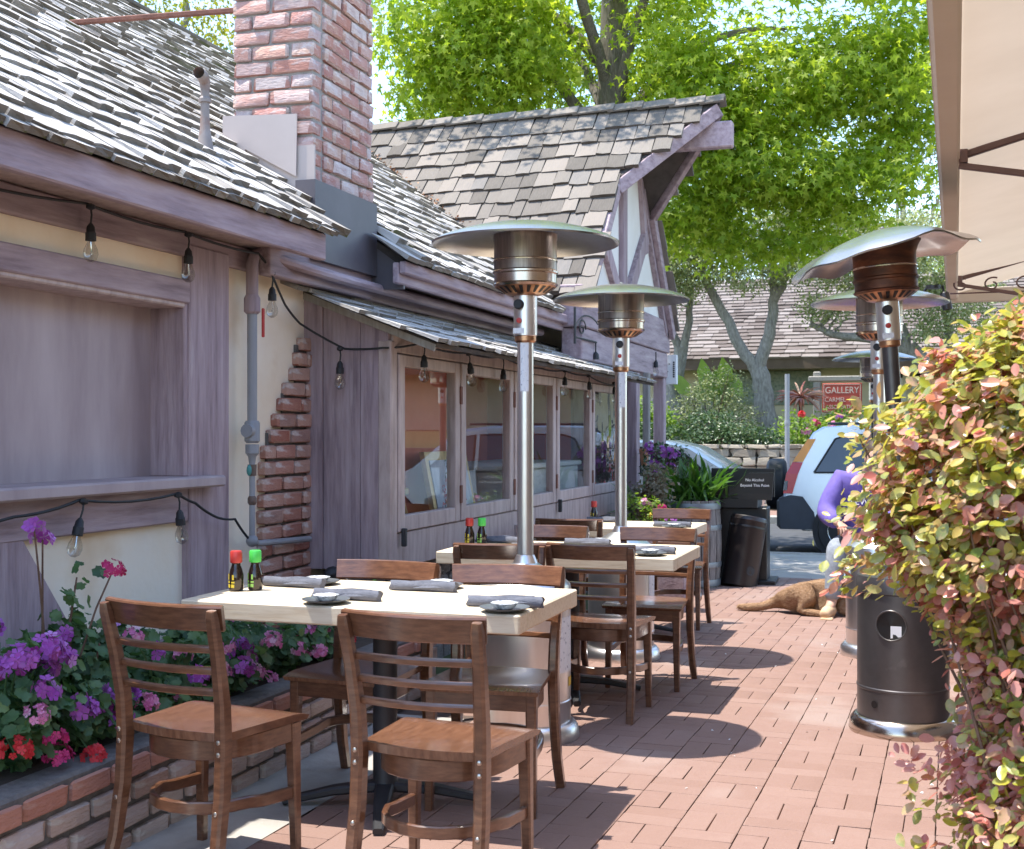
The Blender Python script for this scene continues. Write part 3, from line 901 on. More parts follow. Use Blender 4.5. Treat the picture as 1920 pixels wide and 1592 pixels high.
while x < -1.66:
    w = random.uniform(.30, .38)
    x1 = min(x + w, -1.60)
    for sgn in (-1, 1):
        M = Matrix.Translation((0, GY, GZR + .035)) @ Matrix.Rotation(sgn * math.atan(TG * .8), 4, 'X')
        mb = MB().add([(x, 0, .0), (x1, 0, .018), (x1, -sgn * .11, .018), (x, -sgn * .11, 0), (x, 0, .016), (x1, 0, .036), (x1, -sgn * .11, .034), (x, -sgn * .11, .014)],
                      [(0, 1, 2, 3), (4, 7, 6, 5), (0, 4, 5, 1), (1, 5, 6, 2), (2, 6, 7, 3), (3, 7, 4, 0)], Matrix.Translation((0, GY, GZR + .04)) @ Matrix.Rotation(sgn * .72, 4, 'X'))
        mb.build('ridge_shingle', 'shingle_grey', groof, 0)
    x += w * .86
# barge boards along the prow
for sgn in (-1, 1):
    Y = lambda q: GY + sgn * q
    for a, b in (((-2.385, Y(GE), gable_z(Y(GE)) - .07), (-2.385, Y(.73), gable_z(Y(.73)) - .07)), ((-2.385, Y(.73), gable_z(Y(.73)) - .07), (-1.655, Y(.02), GZR - .07))):
        MB().bar([a, b], .05, .11, (0, 0, 1), .1).build('barge_board', 'timber_h', groof)
MB().cbox(-3.0, -1.53, GY - .055, GY + .055, 3.74, 3.965, .012).build('ridge_beam', 'timber_h', groof)
# gable end wall
gw = MB()
gp = [(9.3, 2.12), (12.55, 2.12), (12.55, 2.30), (GY, 4.0), (9.3, 2.33)]
gw.add([(-2.46, y, z) for y, z in gp] + [(-2.60, y, z) for y, z in gp], [(0, 1, 2, 3, 4), (9, 8, 7, 6, 5)] + [(i, 5 + i, 5 + (i + 1) % 5, (i + 1) % 5) for i in range(5)])
gwall = gw.build('gable_wall', 'plaster_white', cot, 0)
def tim(a, b, w, x=-2.44, d=.05):
    return MB().bar([(x, a[0], a[1]), (x, b[0], b[1])], d, w, (0, b[1] - a[1], -(b[0] - a[0])), .08).build('timber', 'timber', gwall)
tim((10.62, 2.40), (10.62, 3.55), .15)
tim((9.86, 2.86), (10.52, 2.38), .14, -2.438)
tim((11.55, 3.12), (10.74, 2.42), .15, -2.437)
tim((11.35, 3.62), (11.55, 2.95), .12, -2.442)
tim((9.28, 2.30), (10.18, 3.28), .13, -2.436)
tim((12.52, 2.30), (11.4, 3.52), .16, -2.435)
MB().cbox(-2.62, -2.42, 9.18, 12.66, 2.08, 2.40, .008).build('gable_beam', 'timber_h', cot)
MB().cbox(-2.60, -2.435, 9.22, 12.62, 1.83, 2.075, .008).build('gable_beam', 'timber_h', cot)
MB().cbox(-2.56, -2.45, 11.22, 11.36, -.2, 1.83, .008).build('porch_post', 'timber', cot)
MB().cbox(-2.44, -2.38, 11.42, 11.50, -.2, 1.83, .008).build('porch_post', 'grey_wood', cot)
MB().cbox(-2.56, -2.45, 12.5, 12.62, -.2, 1.83, .008).build('porch_post', 'timber', cot)

# leaf litter in the valley
P = []
for _ in range(900):
    y = random.uniform(9.25, 10.85)
    xx = vx(y) + random.gauss(0, .035) + .02
    P.append((xx, y + random.gauss(0, .03), max(main_z(xx), gable_z(y)) + random.uniform(.015, .05)))
P = np.array(P)
V, F = scatter(*DIAM, P, RNG.uniform(.02, .045, len(P)), jitter=.8)
lt = link('leaf_litter', mesh_np('leaf_litter', V, F), 'litter')
lt.location = CAM_SCALE_OFF; lt.scale = (CAM_SCALE,) * 3
tag(lt, 'rusty dead leaves gathered in the roof valley', 'leaves', kind='stuff')

# ------------------------------------------------------------------ window bay
BX, BY0, BY1 = -2.45, 5.60, 10.62
bay = MB().box(-2.90, BX - .03, BY0 + .03, BY1, .60, .64).build('window_bay', 'window_wood', cot)
for i, (a, b) in enumerate(((-2.90, -2.80), (-2.797, -2.60), (-2.597, BX - .002))):
    ztop = lambda x: 1.70 + (-2.19 - x) * .39 - .03
    yy = BY0 + (0.0 if i != 0 else -.012)
    MB().add([(a, yy, .60), (b, yy, .60), (b, yy, ztop(b)), (a, yy, ztop(a)), (a, yy + .03, .60), (b, yy + .03, .60), (b, yy + .03, ztop(b)), (a, yy + .03, ztop(a))],
             [(0, 1, 2, 3), (4, 7, 6, 5), (0, 4, 5, 1), (1, 5, 6, 2), (2, 6, 7, 3), (3, 7, 4, 0)]).build('plank', 'timber', bay, 0)
MB().cbox(BX - .05, BX + .012, BY0 + .034, BY1, 1.665, 1.76, .005).build('head_beam', 'window_wood', bay)
MB().cbox(BX - .05, BX + .008, BY0 + .034, BY1, .60, .775, .005).build('sill_panel', 'window_wood', bay)
MB().cbox(BX - .055, BX + .015, BY0 - .004, BY0 + .075, .602, 1.72, .006).build('corner_post', 'window_wood', bay)
MB().cbox(-2.9, BX - .05, BY1 - .03, BY1 + .01, .6, 1.9, .006).build('end_panel', 'timber', bay)
wy = [5.675, 6.56, 7.53, 8.50, 9.52, 10.60]
for i in range(5):
    a, b = wy[i] + .012, wy[i + 1] - .012
    w = MB()
    w.cbox(BX - .035, BX + .020, a, a + .075, .78, 1.66, .005)
    w.cbox(BX - .035, BX + .020, b - .075, b, .78, 1.66, .005)
    w.cbox(BX - .035, BX + .017, a + .07, b - .07, 1.60, 1.66, .005)
    w.cbox(BX - .035, BX + .017, a + .07, b - .07, .78, .86, .005)
    wo = w.build('window', 'window_wood', cot)
    MB().box(BX - .012, BX - .006, a + .07, b - .07, .85, 1.605).build('pane', 'pane_rippled' if i == 4 else 'pane_glass', wo, 0)
    for hz in (.93, 1.48):
        MB().cbox(BX + .02, BX + .028, b - .012, b + .022, hz - .05, hz + .05, .003).build('hinge', 'iron_rust', wo)
    if i in (0, 3):
        MB().cbox(BX + .02, BX + .045, a + .02, a + .045, .71, .80, .004).build('latch', 'black_iron', wo)
# bay roof
TB = .39
bd = MB()
slab(bd, [(-2.19, BY0 - .02, 1.70), (-2.19, BY1 + .12, 1.70), (-2.92, BY1 + .12, 1.70 + .73 * TB), (-2.92, BY0 - .02, 1.70 + .73 * TB)], .022, (TB, 0, 1))
broof = bd.build('bay_roof', 'roof_deck', cot, 0)
sh_s = wedge_meshes('shingle_shade')
sh_t = wedge_meshes('shingle_bright')
items = shingle_items((-2.17, BY0 - .03, 1.702), (0, 1, 0), Vector((-1, 0, TB)).normalized(), BY1 - BY0 + .14, .77, .175, lambda c: c.x > -2.93, .13, .25, .022, .014, 1.5)
pieces_or_stuff(items, 300, 'shingle', sh_t, broof, 'shingle_field', 'shingle_bright')
MB().bar([(-2.90, BY0 - .012, 1.950), (-2.20, BY0 - .012, 1.677)], .018, .035, (0, 0, 1), .1).build('barge_board', 'grey_wood', broof)
# foundation below the bay
fo = MB().box(-2.80, -2.62, BY0 + .05, 10.9, -.3, .60).build('foundation', 'foundation', cot, 0)
f_mesh = piece_meshes('stone', 4, 'stone', .07, .15)
zz = -.16
while zz < .55:
    y = BY0 + .06
    while y < 8.2:
        w = random.uniform(.14, .3)
        piece('stone', random.choice(f_mesh), fo, (-2.615, y + w / 2, zz + .06), (.06, w * .95, .12), (0, 0, random.uniform(-.05, .05)), 'foundation')
        y += w
    zz += .125
# room behind the glass
rm = MB()
rm.box(-3.95, -3.85, 5.0, 11.2, .3, 2.1)
rm.box(-5.1, -2.95, 11.1, 11.19, .3, 2.1)
rm.box(-5.1, -2.95, 5.0, 5.1, .3, 2.1)
rm.box(-5.1, -3.3, 5.1, 11.1, 2.0, 2.1)
rm.build('inner_wall', 'room_wall', cot, 0)
MB().box(-5.1, -3.3, 5.1, 11.1, .30, .36).build('inner_floor', 'room_dark', cot, 0)
MB().cbox(-3.30, -2.52, 5.66, 10.55, .62, .66, .004).build('window_shelf', 'cloth_table', cot, 0)

MB().box(-2.84, -2.82, 6.50, 7.60, .66, 1.7).build('red_wall_standin', 'red_panel', cot, 0)  # added in place of the red back wall, set close to catch window light
# gas pipe on the wall
pp = thing_pipe = MB()
px_, py_ = -2.825, 4.95
pp.tube([(px_, py_, 1.80), (px_, py_, 2.02), (px_, py_ + .012, 2.055), (px_, py_ + .05, 2.075), (px_ + .02, py_ + .12, 2.07)], .027, 12)
pipe = pp.build('gas_pipe', 'timber', cot)
MB().tube([(px_ + .02, py_ + .10, 2.07), (-2.735, 5.25, 2.045), (-2.725, 5.6, 2.035), (-2.725, 9.1, 2.03)], .026, 10).build('pipe_run', 'timber_h', pipe)
MB().tube([(px_, py_, 1.32), (px_, py_, 1.82)], .022, 12).build('pipe_section', 'pipe_grey', pipe)
MB().lathe([(.026, 0), (.036, .01), (.036, .07), (.028, .085)], 12, Matrix.Translation((px_, py_, 1.80))).build('coupling', 'timber', pipe)
te = MB().lathe([(.026, 0), (.034, .01), (.034, .09), (.028, .10)], 12, Matrix.Translation((px_, py_, 1.225)))
te.tube([(px_, py_, 1.28), (px_, py_ - .05, 1.28)], .030, 12)
te.lathe([(.014, -.09), (.018, -.06), (.030, -.045), (.030, -.005)], 12, Matrix.Translation((px_, py_, 1.225)))
te.build('tee', 'pipe_grey', pipe)
MB().tube([(px_, py_, .79), (px_, py_, 1.15)], .0135, 10).build('pipe_section', 'pipe_grey', pipe)
MB().lathe([(.014, 0), (.02, .01), (.02, .03), (.014, .04)], 10, Matrix.Translation((px_, py_, .95))).build('union', 'pipe_brass', pipe)
MB().lathe([(.018, 0), (.02, .05)], 10, Matrix.Translation((px_, py_, 1.08))).build('valve', 'pipe_brass', pipe)
MB().ball((px_ + .005, py_ - .035, 1.105), .018, sq=(.6, .8, 1.4)).build('valve_handle', 'teal_plastic', pipe)
MB().cbox(px_ + .02, px_ + .03, py_ + .045, py_ + .062, 1.70, 1.83, .003).build('lever', 'red_plastic', pipe)
lp = MB().tube([(px_, py_, .80), (px_, py_ + .04, .775), (px_, py_ + .55, .755)], .0145, 10); lp.ball((px_, py_, .79), .028)
lp.build('pipe_section', 'pipe_grey', pipe)

# string lights
def string_light(label, path, bulbs, sag=.02):
    t = thing('string_light', label, 'string light', path[0], group='festoon strings on the cottage', world=True, cam_scaled=True)
    pts = []
    for a, b in zip(path[:-1], path[1:]):
        a, b = Vector(a), Vector(b)
        for k in range(6):
            q = k / 6
            p = a.lerp(b, q); p.z -= sag * 4 * q * (1 - q) * (b - a).length
            pts.append(p)
    pts.append(Vector(path[-1]))
    MB().tube(pts, .0055, 6).build('cable', 'cable', t)
    for (x, y, z, dz, tilt) in bulbs:
        M = Matrix.Translation((x, y, z)) @ Matrix.Rotation(tilt, 4, 'X')
        s = MB().tube([(0, 0, 0), (0.004, 0, -dz * .5), (0, 0, -dz)], .0035, 6, M=M)
        s.lathe([(.006, -dz), (.014, -dz - .012), (.016, -dz - .03), (.019, -dz - .034), (.019, -dz - .062)], 12, M)
        s.lathe([(.004, .012), (.016, .006), (.016, -.006), (.004, -.012)], 8, M)
        so = s.build('socket', 'black_rubber', t)
        MB().lathe([(.012, -dz - .06), (.014, -dz - .07), (.024, -dz - .092), (.027, -dz - .11), (.022, -dz - .128), (.008, -dz - .138), (.001, -dz - .139)], 14, M, cap=False).build('bulb', 'bulb_glass', so)
        MB().tube([(0, 0, -dz - .06), (.003, 0, -dz - .10), (-.003, 0, -dz - .112)], .003, 5, M=M).build('filament', 'chrome_lens', so)
    return t
string_light('string of bulbs under the left eave and across the window bay',
    [(-2.83, 2.9, 2.06), (-2.83, 3.787, 2.09), (-2.83, 4.422, 2.085), (-2.80, 4.963, 2.07), (-2.78, 5.02, 2.02), (-2.82, 5.245, 1.87), (-2.85, 5.45, 1.80), (-2.66, 5.55, 1.68), (-2.46, 5.55, 1.68), (-2.39, 5.85, 1.72), (-2.39, 6.568, 1.715), (-2.39, 7.178, 1.73), (-2.39, 8.0, 1.70), (-2.39, 8.547, 1.715), (-2.39, 9.22, 1.71), (-2.39, 10.1, 1.665)],
    [(-2.82, 3.80, 2.08, .06, 0), (-2.82, 4.43, 2.075, .055, 0), (-2.78, 5.05, 1.99, .06, 0), (-2.68, 5.54, 1.68, .06, 0), (-2.385, 5.90, 1.715, .05, 0), (-2.385, 6.56, 1.71, .05, .35), (-2.385, 7.17, 1.725, .07, 0), (-2.385, 8.55, 1.71, .04, 0), (-2.385, 9.22, 1.705, .045, .3), (-2.385, 10.05, 1.68, .03, .3)])
string_light('string of bulbs slung below the blind window sill',
    [(-2.82, 2.9, .985), (-2.82, 3.40, .995), (-2.80, 3.71, 1.035), (-2.80, 4.32, 1.03), (-2.80, 4.45, .985), (-2.80, 4.62, .915), (-2.80, 4.76, .90), (-2.80, 4.87, .81)],
    [(-2.79, 3.72, 1.03, .06, -.3), (-2.79, 4.31, 1.025, .06, .15)], .03)

# scroll bracket with a hanging bulb, hanging sign
sb = thing('scroll_bracket', 'black wrought iron scroll bracket on the wall above the bay roof', 'bracket', (-2.42, 8.95, 1.95), world=True, cam_scaled=True)
m_ = MB().tube([(-2.42, 8.95, 1.93), (-2.42, 8.95, 2.20)], .010, 8)
m_.tube([(-2.42, 8.95, 1.98), (-2.42, 9.60, 1.985)], .008, 8)
m_.build('arm', 'black_iron', sb)
arc = [(-2.42, 8.95 + .42 * (1 - math.cos(R(q))), 2.0 + .17 * math.sin(R(q))) for q in range(0, 131, 10)]
sp = [(-2.42, 9.16 + (.11 - .0002 * q) * math.cos(R(q)), 2.06 + (.075 - .00014 * q) * math.sin(R(q))) for q in range(0, 500, 20)]
MB().tube(arc, .007, 6).tube(sp, .007, 6).build('scroll', 'black_iron', sb)
MB().tube([(-2.42, 9.58, 1.985), (-2.42, 9.58, 1.90)], .006, 6).lathe([(.006, 0), (.025, -.02), (.03, -.06)], 10, Matrix.Translation((-2.42, 9.58, 1.91))).build('lamp_holder', 'black_iron', sb)
hs = thing('hanging_sign', 'white hanging sign with dark lettering on the cottage corner', 'sign', (-2.43, 12.75, 1.78), world=True, cam_scaled=True)
MB().cbox(-2.56, -2.36, 12.70, 12.78, 1.77, 2.07, .004).build('board', 'white_paint', hs)
MB().cbox(-2.60, -2.555, 12.69, 12.79, 1.76, 2.08, .004).build('edge', 'black_iron', hs)
dm = MB()
for k in range(8): dm.box(-2.395, -2.378, 12.694, 12.698, 1.985 - k * .021, 2.000 - k * .021)
for (a, b, w, hh_) in ((-2.52, 1.985, .008, .012), (-2.50, 1.98, .014, .008), (-2.47, 1.975, .02, .006), (-2.44, 1.97, .014, .01), (-2.47, 1.93, .006, .012), (-2.49, 1.90, .014, .006), (-2.455, 1.895, .012, .008)):
    dm.box(a, a + w, 12.694, 12.698, b, b + hh_)
dm.build('lettering', 'black_paint', hs, 0)
eb = thing('festoon_bulb', 'single hanging bulb on the mauve beam under the gable', 'bulb', (-2.41, 11.9, 2.0), world=True, cam_scaled=True)
MB().tube([(-2.41, 11.9, 2.05), (-2.41, 11.9, 1.97)], .006, 6).lathe([(.008, 1.97), (.02, 1.95), (.022, 1.90)], 10, Matrix.Translation((-2.41, 11.9, 0))).build('socket', 'black_rubber', eb)
MB().lathe([(.014, 1.90), (.03, 1.86), (.02, 1.82), (.001, 1.81)], 12, Matrix.Translation((-2.41, 11.9, 0)), cap=False).build('bulb', 'bulb_glass', eb)
# ------------------------------------------------------------------ chairs
def make_chair():
    t = thing('cafe_chair', '', 'chair')
    SH = .452
    # seat: saddle shaped slab, wider at the front
    seat = MB()
    nx, ny = 10, 10
    def sw_(v): return .185 + .03 * v
    top = []; bot = []
    for j in range(ny + 1):
        v = j / ny
        for i in range(nx + 1):
            q = 2 * i / nx - 1
            x = q * sw_(v)
            y = -.205 + .415 * v - (.035 * q * q if v < .01 else .035 * q * q * (1 - v))
            y = -.205 + .03 * q * q * (1 - v) + .385 * v
            z = SH - .010 * (1 - q * q) * math.sin(math.pi * min(1, v * 1.1)) + (-.012 * max(0, v - .85) / .15)
            top.append((x, y, z)); bot.append((x * .97, y * .98, SH - .026))
    n = len(top)
    fs = []
    w = nx + 1
    for j in range(ny):
        for i in range(nx):
            a = j * w + i
            fs.append((a, a + 1, a + 1 + w, a + w)); fs.append((n + a, n + a + w, n + a + 1 + w, n + a + 1))
    edge = [i for i in range(w)] + [j * w + nx for j in range(1, ny + 1)] + [ny * w + i for i in range(nx - 1, -1, -1)] + [j * w for j in range(ny - 1, 0, -1)]
    for a, b in zip(edge, edge[1:] + edge[:1]):
        fs.append((a, n + a, n + b, b))
    seat.add(top + bot, fs)
    seat.build('seat', 'seat_wood', t, 50)
    ap = MB()
    path = [(-.183, .145, SH - .058), (-.175, -.02, SH - .058)] + [(-.168 * math.cos(R(q)), -.05 - .14 * math.sin(R(q)), SH - .058) for q in range(10, 171, 20)] + [(.175, -.02, SH - .058), (.183, .145, SH - .058)]
    ap.bar(path, .02, .06, (0, 0, 1), .15)
    ap.bar([(-.183, .148, SH - .055), (.183, .148, SH - .055)], .02, .058, (0, 0, 1), .15)
    ap.build('seat_frame', 'chair_wood', t)
    for s in (-1, 1):
        post = [(s * .198, -.265, 0), (s * .192, -.225, .12), (s * .188, -.198, .28), (s * .186, -.19, .42), (s * .188, -.197, .54), (s * .194, -.225, .68), (s * .200, -.255, .79), (s * .201, -.26, .815)]
        MB().bar(post, [.034, .035, .037, .038, .037, .035, .034, .026], [.038, .042, .048, .05, .046, .038, .032, .022], (0, 1, 0), .22).build('back_post', 'chair_wood', t, 40)
        MB().bar([(s * .186, .15, 0), (s * .182, .145, .25), (s * .180, .14, SH - .03)], [.027, .034, .04], [.027, .034, .04], (0, 1, 0), .15).build('leg', 'chair_wood', t)
        for zb, yb in ((.40, -.214), (.435, -.214), (.235, -.226)):
            MB().ball((s * .188, yb - .002, zb), .0075, 8, 5, (1, .6, 1)).build('bolt', 'bolt_metal', t)
    def rail(z, h, y0, hw, bow, th):
        m = MB()
        path = []
        for k in range(13):
            q = 2 * k / 12 - 1
            path.append((q * hw, y0 - bow * (1 - q * q), z))
        m.bar(path, th, h, (0, -.28, 1), .22)
        return m
    rail(.790, .076, -.222, .213, .040, .020).build('crest_rail', 'chair_wood', t, 40)
    for z_, y_ in ((.700, -.218), (.636, -.204), (.574, -.195)):
        rail(z_, .021, y_, .19, .030, .017).build('slat', 'chair_wood', t, 40)
    hoop = [(-.181, .14, .205), (-.176, .0, .215)] + [(-.172 * math.cos(R(q)), -.03 - .165 * math.sin(R(q)), .225) for q in range(10, 171, 20)] + [(.176, .0, .215), (.181, .14, .205)]
    MB().bar(hoop, .018, .036, (0, 0, 1), .2).build('stretcher', 'chair_wood', t, 40)
    return t

CH = make_chair()
chairs = [
    (-2.04, 3.36, -9, 'brown ladder back chair nearest the flower planter, back to the camera'),
    (-1.285, 3.37, -4, 'front brown ladder back chair with its back to the camera, right of the planter chair'),
    (-1.975, 4.24, 177, 'chair behind the nearest table with orange sunlit crest rail, left of the two'),
    (-1.455, 4.24, 184, 'chair behind the nearest table in front of the tall heater base'),
    (-1.93, 5.80, 14, 'dark shaded chair before the second table, against the window bay'),
    (-1.455, 5.925, -2, 'sunlit chair with its back to us before the second table, beside the heater'),
    (-1.98, 6.63, 184, 'chair behind the second table, mostly hidden by the chair in front'),
    (-1.385, 6.64, 179, 'chair at the aisle end behind the second table, pale sunlit crest rail'),
    (-2.13, 7.90, 5, 'dark shaded chair before the third table, left of the second heater pole'),
    (-1.655, 8.88, 180, 'farthest dining chair, behind the third table in front of the barrel planter'),
]
for i, (x, y, rz, lab) in enumerate(chairs):
    o = CH if i == 0 else copy_tree(CH)
    o.location = (x, y, gz(y)); o.rotation_euler = (0, 0, R(rz))
    o['label'] = lab; o['group'] = 'cafe chairs around the patio tables'

# ------------------------------------------------------------------ tables
def make_table(L, W):
    t = thing('dining_table', '', 'table')
    top = MB()
    MB().cbox(-L / 2, L / 2, -W / 2 + .09, W / 2 - .09, .69, .752, .006).build('tabletop', 'table_wood', t)
    for s in (-1, 1):
        MB().cbox(-L / 2, L / 2, min(s * (W / 2 - .089), s * W / 2), max(s * (W / 2 - .089), s * W / 2), .688, .751, .005).build('edge_board', 'table_wood', t)
    for px in (0.0,):
        MB().lathe([(.055, .06), (.043, .10), (.043, .66), (.06, .69)], 14, Matrix.Translation((px, 0, 0))).build('column', 'black_iron', t)
        b = MB()
        for g in (0, 90, 180, 270):
            d = Vector((math.cos(R(g + 20)), math.sin(R(g + 20)), 0))
            b.bar([Vector((px, 0, .075)) + d * .02, Vector((px, 0, .06)) + d * .18, Vector((px, 0, .022)) + d * .36], [.07, .055, .035], [.035, .03, .024], (0, 0, 1), .25)
        b.build('base', 'black_iron', t)
    return t
TABS = [(-1.80, 4.085, 1.22, .70, 'nearest pale wooden table, beside the flower planter'),
        (-1.72, 6.29, 1.22, .74, 'second pale wooden table, in the middle of the row'),
        (-1.92, 8.39, 1.02, .72, 'farthest pale wooden table in the row')]
for (x, y, L, W, lab) in TABS:
    t = make_table(L, W)
    t.location = (x, y, gz(y)); t['label'] = lab; t['group'] = 'pale wooden patio tables'

# ------------------------------------------------------------------ table settings
def make_napkin():
    m = MB()
    prof = []
    n, k = 14, 9
    vs = []; fs = []
    for i in range(k):
        q = i / (k - 1)
        x = -.125 + .25 * q
        r = .021 + .002 * math.sin(q * 9)
        for j in range(n):
            g = 2 * math.pi * j / n
            rr = r * (1 + .06 * math.sin(g * 2 + q * 5))
            zz = max(math.sin(g) * rr * .86, -.0165)
            vs.append((x + .004 * math.sin(g * 3), math.cos(g) * rr, zz + .0168))
    for i in range(k - 1):
        for j in range(n):
            j2 = (j + 1) % n
            fs.append((i * n + j, i * n + j2, (i + 1) * n + j2, (i + 1) * n + j))
    fs.append(tuple(reversed(range(n)))); fs.append(tuple((k - 1) * n + j for j in range(n)))
    m.add(vs, fs)
    # overlapping flap
    m.add([(-.03, -.0225, .012), (.075, -.0225, .018), (.10, -.006, .0395), (.02, .0, .041), (-.05, -.010, .036)], [(0, 1, 2, 3, 4)])
    return m.mesh('napkin', 50)
NAP = make_napkin(); NAP.materials.append(MATS['napkin'])
PLATE = MB().lathe([(.001, .004), (.05, .004), (.062, .007), (.080, .014), (.081, .016), (.062, .010), (.05, .0075), (.001, .0075)][::1], 28, cap=False).mesh('plate', 50); PLATE.materials.append(MATS['plate'])
DISH = MB().lathe([(.001, .008), (.024, .008), (.034, .014), (.043, .027), (.045, .029), (.041, .027), (.031, .016), (.001, .012)], 24, cap=False).mesh('sauce_dish', 50); DISH.materials.append(MATS['dish'])
def setting(tx, ty, pos, tname, with_plate=True):
    for (x, y, side, dx, where) in pos:
        z = gz(ty) + .752
        nap = bpy.data.objects.new('napkin_roll', NAP); COL.objects.link(nap)
        nap.location = (x, y, z); nap.rotation_euler = (0, 0, R(random.uniform(-6, 6)))
        tag(nap, f'rolled slate grey napkin at the {where} place of the {tname} table', 'napkin', 'rolled napkins on the tables')
        pl_ = bpy.data.objects.new('side_plate', PLATE); COL.objects.link(pl_)
        py = y + side * .100
        pl_.location = (x + dx, py, z)
        tag(pl_, f'small dark side plate at the {where} place of the {tname} table', 'plate', 'dark side plates')
        ds = bpy.data.objects.new('sauce_dish', DISH); COL.objects.link(ds)
        ds.location = (x + dx, py, z)
        tag(ds, f'white speckled sauce dish at the {where} place of the {tname} table', 'dish', 'speckled sauce dishes')
setting(-1.80, 4.085, [(-1.86, 3.90, -1, -.03, 'near left'), (-1.29, 3.90, -1, .03, 'near right'), (-1.70, 4.20, 1, .03, 'far right'), (-2.20, 4.16, 1, .05, 'far left')], 'nearest')
setting(-1.72, 6.29, [(-1.86, 6.12, -1, -.02, 'near left'), (-1.27, 6.13, -1, .02, 'near right'), (-1.68, 6.47, 1, .03, 'far right'), (-2.18, 6.46, 1, .0, 'far left')], 'second')
setting(-1.92, 8.39, [(-1.56, 8.25, -1, .03, 'near right'), (-2.10, 8.56, 1, .0, 'far left')], 'farthest')

def bottle(x, y, base, capm, labm, label):
    t = thing('sauce_bottle', label, 'bottle', (x, y, base), group='soy sauce bottles')
    MB().lathe([(.001, .001), (.024, .001), (.027, .006), (.027, .055), (.022, .075), (.016, .092), (.016, .104), (.018, .108)], 18).build('bottle', 'soy', t, 50)
    MB().lathe([(.0205, .100), (.022, .104), (.022, .138), (.019, .143), (.001, .144)], 18).build('cap', capm, t, 40)
    lb = MB()
    for k, (g0, g1, z0, z1) in enumerate(((-150, -110, .012, .024), (-148, -115, .028, .036), (-140, -122, .040, .062), (-100, -74, .012, .024), (-98, -72, .028, .034), (-92, -78, .040, .058))):
        vs = []
        for q in range(5):
            g = R(g0 + (g1 - g0) * q / 4)
            vs += [(.0275 * math.cos(g), .0275 * math.sin(g), z0), (.0275 * math.cos(g), .0275 * math.sin(g), z1)]
        lb.add(vs, [(2 * q, 2 * q + 2, 2 * q + 3, 2 * q + 1) for q in range(4)])
    lb.build('label', labm, t, 0)
    return t
b0 = gz(4.0) + .753
bottle(-2.345, 3.995, b0, 'red_plastic', 'label_yellow', 'soy sauce bottle with red cap on the nearest table')
bottle(-2.290, 4.035, b0, 'green_plastic', 'label_green', 'soy sauce bottle with green cap on the nearest table')
b0 = gz(6.5) + .753
bottle(-2.30, 6.34, b0, 'red_plastic', 'label_yellow', 'soy sauce bottle with red cap on the second table')
bottle(-2.24, 6.37, b0, 'green_plastic', 'label_green', 'soy sauce bottle with green cap on the second table')
bottle(-2.20, 8.66, gz(8.6) + .753, 'red_plastic', 'label_yellow', 'small soy sauce bottle on the farthest table')

